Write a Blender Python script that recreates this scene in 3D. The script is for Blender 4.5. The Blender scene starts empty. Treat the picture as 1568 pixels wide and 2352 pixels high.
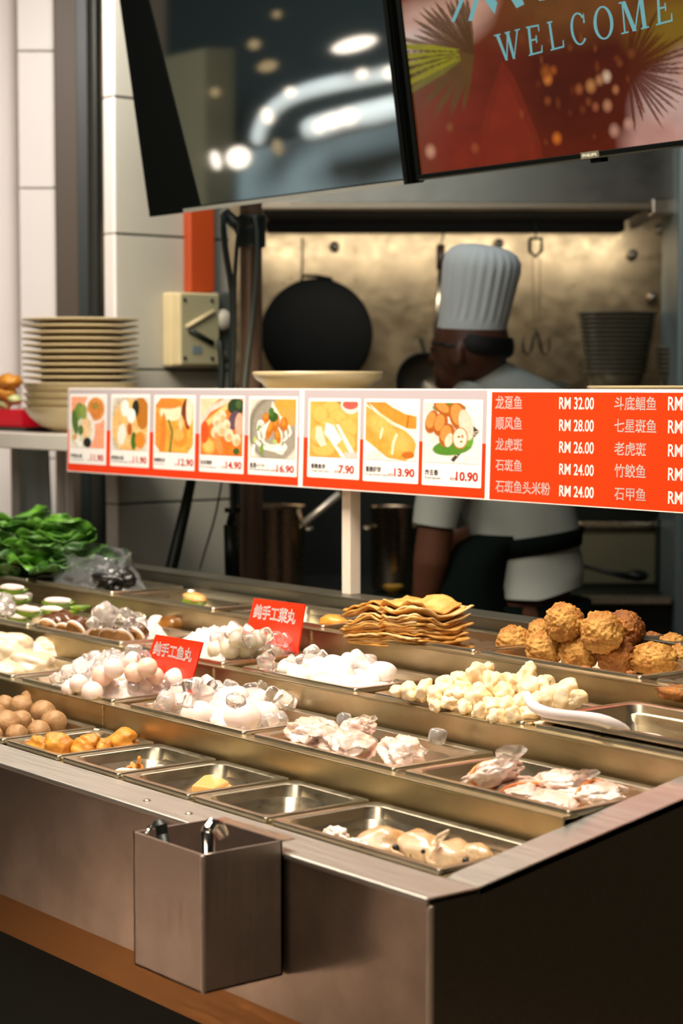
import bpy, bmesh, math, random
import numpy as np
from mathutils import Vector, Matrix, noise as mnoise
PI = math.pi
sc = bpy.context.scene
C = sc.collection
random.seed(7)

# ------------------------------------------------------------------ camera
CAMZ = 1.42
FPX = 4400.0
YAW = math.radians(51.6)
PIT = math.atan((1176 - 887) / FPX)
DH = Vector((-math.sin(YAW), math.cos(YAW), 0))
RV = Vector((math.cos(YAW), math.sin(YAW), 0))
DV = DH * math.cos(PIT) + Vector((0, 0, -math.sin(PIT)))
UV = RV.cross(DV)
EYE = Vector((0, 0, CAMZ))
cam = bpy.data.cameras.new('camera')
cam.sensor_fit = 'VERTICAL'; cam.sensor_height = 36.0
cam.lens = FPX / 2352 * 36.0
cam.clip_start = 0.05; cam.clip_end = 100
cam.dof.use_dof = True
cam.dof.focus_distance = 2.95
cam.dof.aperture_fstop = 4.6
camo = bpy.data.objects.new('camera', cam); C.objects.link(camo)
camo.location = EYE
camo.rotation_euler = DV.to_track_quat('-Z', 'Y').to_euler()
sc.camera = camo

# ------------------------------------------------------------------ world, lights, exposure
sc.view_settings.view_transform = 'Standard'
sc.view_settings.look = 'None'
sc.view_settings.gamma = 1.0
sc.view_settings.use_curve_mapping = False
sc.view_settings.exposure = 0.0
w = bpy.data.worlds.new('World'); sc.world = w; w.use_nodes = True
bg = w.node_tree.nodes['Background']
bg.inputs[0].default_value = (1.0, 0.80, 0.55, 1)
bg.inputs[1].default_value = 0.16

def area(name, loc, target, size, power, color, size_y=None, spread=180):
    l = bpy.data.lights.new(name, 'AREA'); l.energy = power; l.color = color
    l.shape = 'RECTANGLE' if size_y else 'SQUARE'
    l.size = size
    if size_y: l.size_y = size_y
    l.spread = math.radians(spread)
    o = bpy.data.objects.new(name, l); C.objects.link(o)
    o.location = loc
    o.rotation_euler = (Vector(target) - Vector(loc)).to_track_quat('-Z', 'Y').to_euler()
    return o

def vk(lat, d, z):                    # kitchen frame: sideways, deep, up
    p = RV * lat + DH * d
    return Vector((p.x, p.y, z))

area('column_fill', vk(-0.75, 4.7, 2.7), vk(-1.05, 6.0, 1.6), 0.5, 6, (1.0, 0.95, 0.92), 0.5, 110)  # fill lamp added to brighten the white column and pipe
WARM = (1.0, 0.88, 0.74)
area('counter_light', (-1.9, 1.35, 2.8), (-2.2, 1.8, 0.9), 1.0, 37, WARM, 0.8, 130)
area('counter_light', (-3.3, 1.45, 2.8), (-3.2, 1.95, 0.9), 1.0, 34, WARM, 0.8, 130)
area('hall_light', (-1.6, -0.9, 3.0), (-2.6, 2.0, 1.0), 1.6, 36, WARM, 1.6)
area('hood_light', vk(0.35, 5.9, 1.93), vk(0.35, 6.35, 1.45), 1.3, 5.5, (1.0, 0.90, 0.80), 0.12)
area('kitchen_light', vk(0.2, 4.2, 2.7), vk(0.4, 5.2, 1.2), 0.6, 4.5, (0.80, 0.92, 1.0), 0.6)
area('pillar_fill', (-3.3, 1.7, 3.0), (-4.6, 3.0, 1.5), 0.7, 9, (1.0, 0.93, 0.86), 0.7, 120)  # fill lamp added to brighten the tiled pillar faces

# ------------------------------------------------------------------ helpers
def ray(px, py):
    return DV + RV * ((px - 784) / FPX) - UV * ((py - 1176) / FPX)

def at(px, py, x=None, y=None, z=None, d=None):
    r = ray(px, py)
    if x is not None: t = x / r.x
    elif y is not None: t = y / r.y
    elif z is not None: t = (z - CAMZ) / r.z
    else: t = d / r.dot(DH)
    return EYE + r * t

def atplane(px, py, p0, n):
    r = ray(px, py)
    return EYE + r * ((Vector(p0) - EYE).dot(n) / r.dot(n))

def lin(c):
    if isinstance(c, str):
        c = [int(c[i:i + 2], 16) / 255 for i in (1, 3, 5)]
    return tuple(v / 12.92 if v <= 0.04045 else ((v + 0.055) / 1.055) ** 2.4 for v in c[:3])

def mat(name, col, rough=0.5, metal=0.0, nz=0.0, nscale=20.0, bump=0.0, bscale=60.0, col2=None, sub=0.0, **kw):
    m = bpy.data.materials.new(name); m.use_nodes = True
    nt = m.node_tree; b = nt.nodes['Principled BSDF']
    c = lin(col)
    b.inputs['Base Color'].default_value = (*c, 1)
    b.inputs['Roughness'].default_value = rough
    b.inputs['Metallic'].default_value = metal
    for k, v in kw.items():
        k2 = k.replace('_', ' ')
        b.inputs[k2].default_value = v
    if sub:
        b.inputs['Subsurface Weight'].default_value = sub
        b.inputs['Subsurface Radius'].default_value = (0.012, 0.006, 0.004)
        b.inputs['Subsurface Scale'].default_value = 0.6
    tc = None
    if nz or col2 or bump:
        tc = nt.nodes.new('ShaderNodeTexCoord')
    if nz or col2:
        n = nt.nodes.new('ShaderNodeTexNoise'); n.inputs['Scale'].default_value = nscale; n.inputs['Detail'].default_value = 4
        nt.links.new(tc.outputs['Object'], n.inputs['Vector'])
        r = nt.nodes.new('ShaderNodeValToRGB')
        r.color_ramp.elements[0].position = 0.35; r.color_ramp.elements[1].position = 0.68
        c2 = lin(col2) if col2 else tuple(max(0, v * (1 - nz)) for v in c)
        r.color_ramp.elements[0].color = (*c2, 1); r.color_ramp.elements[1].color = (*c, 1)
        nt.links.new(n.outputs['Fac'], r.inputs['Fac']); nt.links.new(r.outputs['Color'], b.inputs['Base Color'])
    if bump:
        n = nt.nodes.new('ShaderNodeTexNoise'); n.inputs['Scale'].default_value = bscale; n.inputs['Detail'].default_value = 5
        nt.links.new(tc.outputs['Object'], n.inputs['Vector'])
        bp = nt.nodes.new('ShaderNodeBump'); bp.inputs['Strength'].default_value = bump; bp.inputs['Distance'].default_value = 0.004
        nt.links.new(n.outputs['Fac'], bp.inputs['Height']); nt.links.new(bp.outputs['Normal'], b.inputs['Normal'])
    return m

def steel(name, col='#c9c2b4', rough=0.3, stretch=(2, 60, 60), amt=0.12, smear=0.0):
    m = mat(name, col, rough, 1.0)
    nt = m.node_tree; b = nt.nodes['Principled BSDF']
    tc = nt.nodes.new('ShaderNodeTexCoord'); mp = nt.nodes.new('ShaderNodeMapping')
    mp.inputs['Scale'].default_value = stretch
    nt.links.new(tc.outputs['Object'], mp.inputs['Vector'])
    n = nt.nodes.new('ShaderNodeTexNoise'); n.inputs['Scale'].default_value = 5; n.inputs['Detail'].default_value = 5
    nt.links.new(mp.outputs[0], n.inputs['Vector'])
    r = nt.nodes.new('ShaderNodeMapRange'); r.inputs['To Min'].default_value = max(0.03, rough - amt); r.inputs['To Max'].default_value = rough + amt
    nt.links.new(n.outputs['Fac'], r.inputs['Value']); nt.links.new(r.outputs[0], b.inputs['Roughness'])
    if smear:                                   # greasy finger smears with a shape of their own
        n2 = nt.nodes.new('ShaderNodeTexNoise'); n2.inputs['Scale'].default_value = 9; n2.inputs['Detail'].default_value = 6
        nt.links.new(tc.outputs['Object'], n2.inputs['Vector'])
        rp = nt.nodes.new('ShaderNodeValToRGB'); c = lin(col)
        rp.color_ramp.elements[0].position = 0.4; rp.color_ramp.elements[1].position = 0.7
        rp.color_ramp.elements[0].color = (*[v * (1 - smear) for v in c], 1); rp.color_ramp.elements[1].color = (*c, 1)
        nt.links.new(n2.outputs['Fac'], rp.inputs['Fac']); nt.links.new(rp.outputs[0], b.inputs['Base Color'])
    return m

def emis(name, col, s=1.0):
    m = mat(name, '#000000', 0.5)
    b = m.node_tree.nodes['Principled BSDF']
    b.inputs['Emission Color'].default_value = (*lin(col), 1); b.inputs['Emission Strength'].default_value = s
    return m

def vcol_mat(name, rough=0.4, emit=0.0, bump=0.0):
    m = mat(name, '#ffffff', rough); nt = m.node_tree; b = nt.nodes['Principled BSDF']
    a = nt.nodes.new('ShaderNodeVertexColor'); a.layer_name = 'Col'
    if emit:
        b.inputs['Base Color'].default_value = (0, 0, 0, 1)
        nt.links.new(a.outputs[0], b.inputs['Emission Color']); b.inputs['Emission Strength'].default_value = emit
    else:
        nt.links.new(a.outputs[0], b.inputs['Base Color'])
    return m

def tag(o, label=None, cat=None, group=None, kind=None):
    if label: o['label'] = label
    if cat: o['category'] = cat
    if group: o['group'] = group
    if kind: o['kind'] = kind
    return o

def empty(name, loc, label=None, cat=None, group=None, rot=(0, 0, 0)):
    o = bpy.data.objects.new(name, None); C.objects.link(o)
    o.empty_display_size = 0.05
    o.location = loc; o.rotation_euler = rot
    return tag(o, label, cat, group)

class MB:
    def __init__(s): s.v = []; s.f = []; s.mi = []; s.cur = 0
    def add(s, vs, fs):
        k = len(s.v); s.v += [tuple(v) for v in vs]
        for f in fs: s.f.append(tuple(i + k for i in f)); s.mi.append(s.cur)
        return s
    def box(s, x0, x1, y0, y1, z0, z1):
        return s.add([(x0, y0, z0), (x1, y0, z0), (x1, y1, z0), (x0, y1, z0), (x0, y0, z1), (x1, y0, z1), (x1, y1, z1), (x0, y1, z1)],
                     [(0, 3, 2, 1), (4, 5, 6, 7), (0, 1, 5, 4), (1, 2, 6, 5), (2, 3, 7, 6), (3, 0, 4, 7)])
    def hexa(s, pts):              # 8 corners, bottom ring then top ring
        return s.add(pts, [(0, 3, 2, 1), (4, 5, 6, 7), (0, 1, 5, 4), (1, 2, 6, 5), (2, 3, 7, 6), (3, 0, 4, 7)])
    def kbox(s, l0, l1, d0, d1, z0, z1):     # box in the kitchen frame
        return s.hexa([vk(l0, d0, z0), vk(l1, d0, z0), vk(l1, d1, z0), vk(l0, d1, z0), vk(l0, d0, z1), vk(l1, d0, z1), vk(l1, d1, z1), vk(l0, d1, z1)])
    def loops(s, rings, cap0=True, cap1=True, closed=True):
        k = len(s.v); n = len(rings[0])
        for r in rings: s.v += [tuple(p) for p in r]
        for j in range(len(rings) - 1):
            for i in range(n if closed else n - 1):
                a = k + j * n + i; b = k + j * n + (i + 1) % n
                s.f.append((a, b, b + n, a + n)); s.mi.append(s.cur)
        if cap0: s.f.append(tuple(k + i for i in reversed(range(n)))); s.mi.append(s.cur)
        if cap1: s.f.append(tuple(k + (len(rings) - 1) * n + i for i in range(n))); s.mi.append(s.cur)
        return s
    def tube(s, pts, r, n=10):
        pts = [Vector(p) for p in pts]; rr = r if isinstance(r, (list, tuple)) else [r] * len(pts)
        rings = []; up = None
        for i, p in enumerate(pts):
            t = (pts[min(i + 1, len(pts) - 1)] - pts[max(i - 1, 0)]).normalized()
            if up is None:
                up = Vector((0, 0, 1)) if abs(t.z) < 0.9 else Vector((1, 0, 0))
            a = (up - t * up.dot(t)).normalized(); b = t.cross(a); up = a
            rings.append([p + (a * math.cos(2 * PI * k / n) + b * math.sin(2 * PI * k / n)) * rr[i] for k in range(n)])
        return s.loops(rings)
    def lathe(s, prof, n=32, c=(0, 0, 0), axis=None, cap0=True, cap1=True):
        c = Vector(c); q = Vector(axis).to_track_quat('Z', 'Y') if axis is not None else None
        rings = []
        for r, z in prof:
            ring = []
            for k in range(n):
                v = Vector((r * math.cos(2 * PI * k / n), r * math.sin(2 * PI * k / n), z))
                if q: v = q @ v
                ring.append(c + v)
            rings.append(ring)
        return s.loops(rings, cap0, cap1)
    def prism(s, poly, d):         # planar polygon (3-D points) pushed along d
        d = Vector(d); a = [Vector(p) for p in poly]
        return s.loops([a, [p + d for p in a]])
    def ico(s, c, r, sub=3, amp=0.0, freq=6.0, sq=(1, 1, 1), seed=0.0, ridged=False, rot=None, freq2=None, amp2=0.0):
        bm = bmesh.new(); bmesh.ops.create_icosphere(bm, subdivisions=sub, radius=1)
        vs = []
        for v in bm.verts:
            p = v.co.copy(); q = p * freq * 0.5 + Vector((seed * 7.31, seed * 3.17, seed * 1.73))
            k = mnoise.noise(q)
            if ridged: k = 0.5 - abs(k) * 2
            k2 = mnoise.noise(p * freq2 + Vector((seed, 0, 0))) * amp2 if freq2 else 0
            p = p * (1 + amp * k + k2)
            p = Vector((p.x * sq[0], p.y * sq[1], p.z * sq[2])) * r
            if rot is not None: p = rot @ p
            vs.append(p + Vector(c))
        fs = [tuple(v.index for v in f.verts) for f in bm.faces]; bm.free()
        return s.add(vs, fs)
    def build(s, name, m, parent=None, smooth=False, bevel=0.0, origin=None, seg=2, sub=0, angle=None):
        me = bpy.data.meshes.new(name)
        off = Vector(origin) if origin is not None else Vector((0, 0, 0))
        me.from_pydata([tuple(Vector(v) - off) for v in s.v], [], s.f)
        ms = m if isinstance(m, (list, tuple)) else [m]
        for x in ms: me.materials.append(x)
        if len(ms) > 1: me.polygons.foreach_set('material_index', s.mi)
        bm = bmesh.new(); bm.from_mesh(me); bmesh.ops.recalc_face_normals(bm, faces=bm.faces); bm.to_mesh(me); bm.free()
        if smooth: me.polygons.foreach_set('use_smooth', [True] * len(me.polygons))
        me.update()
        o = bpy.data.objects.new(name, me); C.objects.link(o)
        if parent is not None: o.parent = parent
        elif origin is not None: o.location = off
        if bevel:
            md = o.modifiers.new('bevel', 'BEVEL'); md.width = bevel; md.segments = seg; md.limit_method = 'ANGLE'; md.angle_limit = math.radians(35)
        if sub:
            md = o.modifiers.new('sub', 'SUBSURF'); md.levels = sub; md.render_levels = sub
        if angle:
            me.set_sharp_from_angle(angle=math.radians(angle))
        return o

def part(mb, name, m, root, **kw):          # world-coordinate builder under an unrotated Empty
    return mb.build(name, m, root, origin=root.location, **kw)

def grid_picture(name, pic, corner, ux, uy, m, parent):
    """pic: H x W x 3 linear colours; corner is the top-left, ux across, uy down"""
    H, W, _ = pic.shape
    corner, ux, uy = Vector(corner), Vector(ux), Vector(uy)
    vs = [tuple(corner + ux * (i / (W - 1)) + uy * (j / (H - 1))) for j in range(H) for i in range(W)]
    fs = [(j * W + i, (j + 1) * W + i, (j + 1) * W + i + 1, j * W + i + 1) for j in range(H - 1) for i in range(W - 1)]
    me = bpy.data.meshes.new(name); me.from_pydata(vs, [], fs); me.materials.append(m)
    ca = me.color_attributes.new('Col', 'FLOAT_COLOR', 'POINT')
    a = np.ones((H * W, 4), dtype=np.float32); a[:, :3] = pic.reshape(-1, 3)
    ca.data.foreach_set('color', a.ravel()); me.update()
    o = bpy.data.objects.new(name, me); C.objects.link(o); o.parent = parent
    return o

class Pic:
    def __init__(s, W, H, col):
        s.W, s.H = W, H; s.a = np.zeros((H, W, 3)); s.a[:] = lin(col)
        s.X, s.Y = np.meshgrid(np.linspace(0, 1, W), np.linspace(0, 1, H)); s.rng = np.random.RandomState(W * 7 + H)
    def put(s, m, c, al=1.0):
        m = np.clip(m, 0, 1)[..., None] * al; s.a = s.a * (1 - m) + np.array(lin(c)) * m; return s
    def ell(s, cx, cy, rx, ry, c, ang=0, soft=0.12, al=1.0):
        t = math.radians(ang); dx, dy = s.X - cx, s.Y - cy
        u = (dx * math.cos(t) + dy * math.sin(t)) / rx; v = (-dx * math.sin(t) + dy * math.cos(t)) / ry
        return s.put((1 - np.sqrt(u * u + v * v)) / soft + 0.5, c, al)
    def poly(s, pts, c, al=1.0):
        n = len(pts); acc = np.zeros(s.X.shape)
        for ox, oy in ((-.25, -.25), (.25, -.25), (-.25, .25), (.25, .25)):      # four samples soften the edge
            X, Y = s.X + ox * 1.6 / s.W, s.Y + oy * 1.6 / s.H; ins = np.zeros(s.X.shape, bool)
            for i in range(n):
                (x0, y0), (x1, y1) = pts[i], pts[(i + 1) % n]
                if y0 != y1: ins ^= ((y0 > Y) != (y1 > Y)) & (X < (x1 - x0) * (Y - y0) / (y1 - y0) + x0)
            acc += ins * .25
        return s.put(acc, c, al)
    def line(s, pts, w, c, soft=0.35, al=1.0):
        d = np.full(s.X.shape, 9.0)
        for (x0, y0), (x1, y1) in zip(pts, pts[1:]):
            L = max((x1 - x0) ** 2 + (y1 - y0) ** 2, 1e-9)
            t = np.clip(((s.X - x0) * (x1 - x0) + (s.Y - y0) * (y1 - y0)) / L, 0, 1)
            d = np.minimum(d, np.hypot(s.X - x0 - t * (x1 - x0), s.Y - y0 - t * (y1 - y0)))
        return s.put((1 - d / w) / soft + 0.5, c, al)
    def mottle(s, amt, n=14):
        g = s.rng.rand(n, n)
        xi = s.X * (n - 1.001); yi = s.Y * (n - 1.001); x0 = xi.astype(int); y0 = yi.astype(int); fx = xi - x0; fy = yi - y0
        k = g[y0, x0] * (1 - fx) * (1 - fy) + g[y0, x0 + 1] * fx * (1 - fy) + g[y0 + 1, x0] * (1 - fx) * fy + g[y0 + 1, x0 + 1] * fx * fy
        s.a = np.clip(s.a * (1 + amt * (k - 0.5) * 2)[..., None], 0, 1); return s

def glyphs(body, weight=0.0):
    c = bpy.data.curves.new('t', 'FONT'); c.body = body; c.size = 1; c.offset = weight; c.resolution_u = 4
    o = bpy.data.objects.new('t', c); C.objects.link(o)
    me = bpy.data.meshes.new_from_object(o.evaluated_get(bpy.context.evaluated_depsgraph_get()))
    vs = [v.co.copy() for v in me.vertices]; fs = [tuple(p.vertices) for p in me.polygons]
    bpy.data.objects.remove(o); bpy.data.curves.remove(c); bpy.data.meshes.remove(me)
    return vs, fs

def fit_text(mb, body, x0, x1, z0, z1, y, weight=0.0, fn=None):
    """lettering stretched to the rectangle x0..x1, z0..z1 (fn maps (u,v) in 0..1 to a point instead)"""
    cjk = any(ord(ch) > 0x2000 for ch in body)
    vs, fs = glyphs(body, 0.0 if cjk else weight)
    ax, bx = min(v.x for v in vs), max(v.x for v in vs); ay, by = min(v.y for v in vs), max(v.y for v in vs)
    out = []
    for v in vs:
        u, t = (v.x - ax) / (bx - ax), (v.y - ay) / (by - ay)
        out.append((u, t))
    em = 1.0 / len(body)              # dense glyphs are emboldened by overprinting shifted copies
    shifts = [(0, 0)] if not cjk or weight <= 0 else [(a * weight * em * .9, b * weight * .9) for a, b in ((-1, -1), (1, -1), (-1, 1), (1, 1), (0, 0), (1, 0), (-1, 0))]
    for du, dt in shifts:
        mb.add([fn(u + du, t + dt) if fn else (x0 + (x1 - x0) * (u + du), y, z0 + (z1 - z0) * (t + dt)) for u, t in out], fs)

def copy_tree(o, loc=None, parent=None):
    c = o.copy(); C.objects.link(c)
    if parent is not None: c.parent = parent
    if loc is not None: c.location = loc
    for ch in list(o.children): copy_tree(ch, None, c)
    return c

# ------------------------------------------------------------------ materials
M_steel = steel('brushed_steel', '#d2c6ae', 0.27)
M_riser = steel('riser_steel', '#c4b48e', 0.36, (3, 40, 60), 0.12, 0.25)
M_front = steel('front_steel', '#c6b6a8', 0.34, (1.2, 14, 14), 0.04, 0.3)
M_rim = steel('rim_steel', '#cfcac2', 0.42, (2, 50, 50), 0.1)
M_pan = steel('pan_steel', '#d8ccb2', 0.3, (8, 8, 30), 0.08)
M_back = steel('kitchen_steel', '#b8a684', 0.33, (6, 2, 6), 0.14, 0.3)
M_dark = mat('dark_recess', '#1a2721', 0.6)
M_black = mat('black_plastic', '#141d18', 0.42)
M_white = mat('white_paint', '#ece4de', 0.45)
M_grey = mat('grey_paint', '#8d897c', 0.5)
M_brown = mat('brown_paint', '#5d4a38', 0.42)

def struct(o): o['kind'] = 'structure'; return o

# ------------------------------------------------------------------ room
M_floor = mat('floor_tile', '#94806f', 0.45, nz=0.3, nscale=3)
struct(MB().box(-14, 6, -12, 8, -0.1, 0).build('floor', M_floor))
M_ceil = mat('ceiling_paint', '#2b2a26', 0.8)
struct(MB().box(-14, 6, -12, 8, 3.3, 3.4).build('ceiling', M_ceil))
wb = MB().kbox(-0.95, 1.75, 6.4, 6.45, 0, 3.3)
struct(wb.build('wall_back', M_back, origin=vk(0.4, 6.4, 0)))
struct(MB().kbox(1.7, 1.75, 0.4, 6.4, 0, 3.3).build('wall_right', mat('dark_wall', '#3a352c', 0.7), origin=vk(1.7, 3, 0)))
struct(MB().kbox(-2.6, -0.95, 6.9, 6.95, 0, 3.3).build('wall_left', mat('far_wall', '#4a4236', 0.7), origin=vk(-1.6, 6.9, 0)))

# tiled pillar: tiles over a dark core
M_tile = mat('wall_tile', '#aeaa9a', 0.25, nz=0.06, nscale=4)
M_grout = mat('tile_grout', '#4b4a3e', 0.8)
PX = -4.4
core = MB().box(PX - 0.048, PX - 0.004, 2.725, 3.09, 0, 3.3)
pil = struct(core.build('wall_pillar', M_grout)); pil['kind'] = 'structure'
t = MB(); hz = 0.361
z0 = 1.464 - 4 * hz
for k in range(9):
    t.box(PX - 0.004, PX, 2.727, 3.088, max(0, z0 + k * hz + 0.003), min(3.3, z0 + (k + 1) * hz - 0.003))
t.build('tile_facing', M_tile, pil, bevel=0.002)
ft = MB()
for k in range(9):
    ft.box(PX - 0.05, PX + 0.001, 2.714, 2.725, max(0, z0 + k * hz + 0.002), min(3.3, z0 + (k + 1) * hz - 0.001))
ft.build('corner_trim', mat('white_tile_edge', '#efe8e0', 0.3), pil, bevel=0.003)

# steel column beside the tiled pillar, white column and round pipe at the far left
def vbar(l0, l1, d0, d1, z0=0.0, z1=3.3): return MB().kbox(l0, l1, d0, d1, z0, z1)
def lat(px, d): return (px - 784) / FPX * d
b = vbar(lat(208, 5.7), lat(236, 5.7), 5.7, 6.0)
r = empty('steel_column', vk(lat(220, 5.7), 5.7, 0), 'dark grey steel column beside the white tile edge of the pillar', 'column')
part(b, 'column_face', mat('dark_grey_metal', '#4a4a44', 0.3, 0.7), r, bevel=0.02, seg=4)
part(vbar(lat(184, 5.75), lat(207, 5.75), 5.75, 6.0), 'dark_gap_strip', M_black, r)  # black bar standing in for the shaded gap between the columns
part(vbar(lat(132, 5.77), lat(185, 5.77), 5.77, 6.0), 'brown_flange', mat('brown_steel', '#4a3d2f', 0.5, 0.2), r, bevel=0.003)
r = empty('white_column', vk(lat(95, 5.85), 5.85, 0), 'flat white column with fine joints between the round white pipe and the brown steel', 'column')
wc = MB()
for k in range(10): wc.kbox(lat(50, 5.85), lat(133, 5.85), 5.85, 6.15, max(0, k * 0.41 - 0.03), k * 0.41 + 0.376)
part(wc, 'column_cladding', mat('white_cladding', '#e6ddd4', 0.4), r, bevel=0.003)
o = MB().lathe([(0.185, 0), (0.185, 3.3)], 40, vk(lat(-76, 6.05), 6.05, 0)).build('round_pipe', mat('white_pipe_paint', '#f3ece6', 0.35), None, True, origin=vk(lat(-76, 6.05), 6.05, 0), angle=40)
tag(o, 'thick round white pipe running up the far edge of the wall', 'pipe')

# ------------------------------------------------------------------ stepped food counter
Z = [0.85, 0.893, 0.936, 0.979]
YF = [1.463, 1.667, 1.888, 2.13]          # front lip of the pans in each step
YB = [1.642, 1.858, 2.085, 2.318]
RISE = [1.652, 1.873, 2.113, 2.335]
XL, XR, XI = -4.62, -1.585, -1.647
LEDGE = 1.006
ctr = empty('food_counter', (-2.6, 1.9, 0), 'stainless steel stepped counter holding the rows of food pans', 'counter')
part(MB().box(XL, XR, 1.38, 1.457, 0.842, 0.85), 'front_rim', M_rim, ctr, bevel=0.0025)
part(MB().box(XL, XR - 0.001, 1.382, 1.386, 0.646, 0.842), 'front_panel', M_front, ctr)
part(MB().hexa([(XL, 1.384, 0.587), (XR - .002, 1.384, 0.587), (XR - .002, 1.39, 0.587), (XL, 1.39, 0.587), (XL, 1.3865, 0.6455), (XR - .002, 1.3865, 0.6455), (XR - .002, 1.391, 0.6455), (XL, 1.391, 0.6455)]),
     'lower_band', steel('warm_reflection_steel', '#a97a48', 0.4, (1.5, 40, 40)), ctr)  # the warm reflection on this band is put into its colour
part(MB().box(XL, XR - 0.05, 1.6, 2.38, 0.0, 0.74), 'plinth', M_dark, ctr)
def rake(y): return 0.85 if y < 1.457 else 0.85 + (y - 1.457) * 0.163
ys = [1.38, 1.457, 1.7, 2.0, 2.4]
poly = [(XR, y, rake(y)) for y in ys] + [(XR, 2.4, 0.0), (XR, 1.38, 0.0)]
part(MB().prism(poly, (-0.004, 0, 0)), 'end_panel', steel('end_steel', '#8f8675', 0.3), ctr)
rim = MB()
for a, c in zip(ys[1:], ys[2:]):
    rim.hexa([(XI, a, rake(a) - .008), (XR, a, rake(a) - .008), (XR, c, rake(c) - .008), (XI, c, rake(c) - .008), (XI, a, rake(a)), (XR, a, rake(a)), (XR, c, rake(c)), (XI, c, rake(c))])
part(rim, 'end_rim', M_rim, ctr)
part(MB().box(XI, XI + 0.003, 1.457, 2.4, 0.70, 0.852), 'inner_wall', M_riser, ctr)
seams = {1: -2.72, 2: -2.72, 3: -2.755}
for k in (1, 2, 3, 4):
    y = RISE[k - 1]; zt = Z[k] if k < 4 else LEDGE
    m = MB().box(XL, XI, y, y + 0.003, Z[k - 1] - 0.09, zt)
    m.box(XL, XI, y - 0.0015, (YF[k] + 0.012) if k < 4 else 2.40, zt - 0.004, zt)
    part(m, 'riser' if k < 4 else 'back_ledge', M_riser if k < 4 else steel('ledge_steel', '#8c8a7e', 0.4), ctr, bevel=0.0015)
    if k in seams:
        part(MB().box(seams[k] - 0.0012, seams[k] + 0.0012, y - 0.0025, y, Z[k - 1] - 0.02, zt - 0.002), 'seam', M_steel, ctr)
for k in range(4):
    y0 = RISE[k - 1] if k else 1.457
    part(MB().box(XL, XI, y0, RISE[k], Z[k] - 0.096, Z[k] - 0.09), 'trough', M_riser, ctr)
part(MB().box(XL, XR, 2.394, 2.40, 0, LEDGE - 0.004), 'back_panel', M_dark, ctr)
for x in (-2.107, -2.21, -3.1): part(MB().lathe([(0.006, 0), (0.004, 0.002)], 12, (x, 1.41, 0.85)), 'rim_screw', M_steel, ctr, smooth=True)
part(MB().box(XR - 0.006, XR + 0.0022, 1.3798, 1.388, 0.0, 0.8425), 'corner_edge', steel('corner_highlight_steel', '#f8e8d8', 0.5), ctr, bevel=0.0035, seg=4)  # pale strip: the highlight down the corner is put into its colour

# ------------------------------------------------------------------ pans
def rrect(x0, x1, y0, y1, r, z, n=5):
    out = []
    for cx, cy, a0 in ((x1 - r, y1 - r, 0), (x0 + r, y1 - r, 90), (x0 + r, y0 + r, 180), (x1 - r, y0 + r, 270)):
        for i in range(n + 1):
            a = math.radians(a0 + 90 * i / n); out.append((cx + r * math.cos(a), cy + r * math.sin(a), z))
    return out

def pan(x0, x1, k, label, depth=0.055, dz=0.0, dy=0.0, name='food_pan', group='steel pans set in the stepped counter', m=None):
    z = Z[k] + 0.005 + dz; y0, y1 = YF[k] + dy, YB[k] + dy
    o = lambda e, r, zz: rrect(x0 + e, x1 - e, y0 + e, y1 - e, r, zz)
    rings = [o(0.0015, .008, z - .0085), o(0, .008, z - .008), o(0, .008, z - .002), o(.001, .008, z), o(.010, .014, z), o(.013, .02, z - .002), o(.0145, .022, z - .008),
             o(.021, .024, z - depth + .014), o(.025, .024, z - depth + .004), o(.033, .02, z - depth)]
    # wall thickness: inner loops first, then back out underneath
    under = [o(.032, .02, z - depth - .001), o(.0135, .022, z - .009), o(.003, .008, z - .0085)]
    mb = MB(); mb.loops(rings, False, True); mb.loops(under, True, False)
    p = mb.build(name, m or M_pan, None, True, origin=((x0 + x1) / 2, (y0 + y1) / 2, z - depth - .001), angle=40)
    tag(p, label, 'food pan', group)
    return dict(x0=x0, x1=x1, y0=y0, y1=y1, z=z, floor=z - depth, cx=(x0 + x1) / 2, cy=(y0 + y1) / 2)

P = {}
P['brown'] = pan(-3.05, -2.722, 0, 'steel pan in the lowest row heaped with brown bean-paste balls')
P['puff'] = pan(-2.712, -2.545, 0, 'small steel pan holding golden fried tofu puffs', 0.036)
P['shred'] = pan(-2.535, -2.372, 0, 'small steel pan with a few shredded scraps left', 0.036)
P['slice'] = pan(-2.362, -2.188, 0, 'small steel pan with two tofu slices in it', 0.036)
P['none'] = pan(-2.178, -2.005, 0, 'empty small steel pan behind the cutlery box', 0.038)
P['head'] = pan(-1.995, -1.66, 0, 'wide steel pan of fish heads at the front corner', 0.04)
P['squid'] = pan(-3.395, -3.065, 1, 'steel pan of large white squid pieces')
P['fball'] = pan(-3.03, -2.72, 1, 'steel pan of fish balls and ice in front of a red card', 0.05)
P['bigball'] = pan(-2.668, -2.343, 1, 'steel pan of large pale fish balls and ice with a bare back corner', 0.05)
P['bag'] = pan(-2.32, -1.988, 1, 'steel pan of crumpled plastic bags of pink meat', 0.05)
P['wrap'] = pan(-1.97, -1.65, 1, 'steel pan of wrapped parcels with orange rubber bands', 0.05)
P['pepper'] = pan(-3.735, -3.405, 2, 'steel pan of stuffed green peppers')
P['egg'] = pan(-3.375, -3.05, 2, 'steel pan of stuffed dark eggplant slices and ice', 0.04)
P['veg'] = pan(-3.025, -2.715, 2, 'steel pan of vegetable balls under ice and a red card')
P['white'] = pan(-2.66, -2.347, 2, 'steel pan of bright white squid balls')
P['chunk'] = pan(-2.303, -1.965, 2, 'steel pan of pale yellow fried chunks')
P['under'] = pan(-1.945, -1.652, 2, 'lower of two nested steel pans under the white ladle', 0.07)
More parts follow.
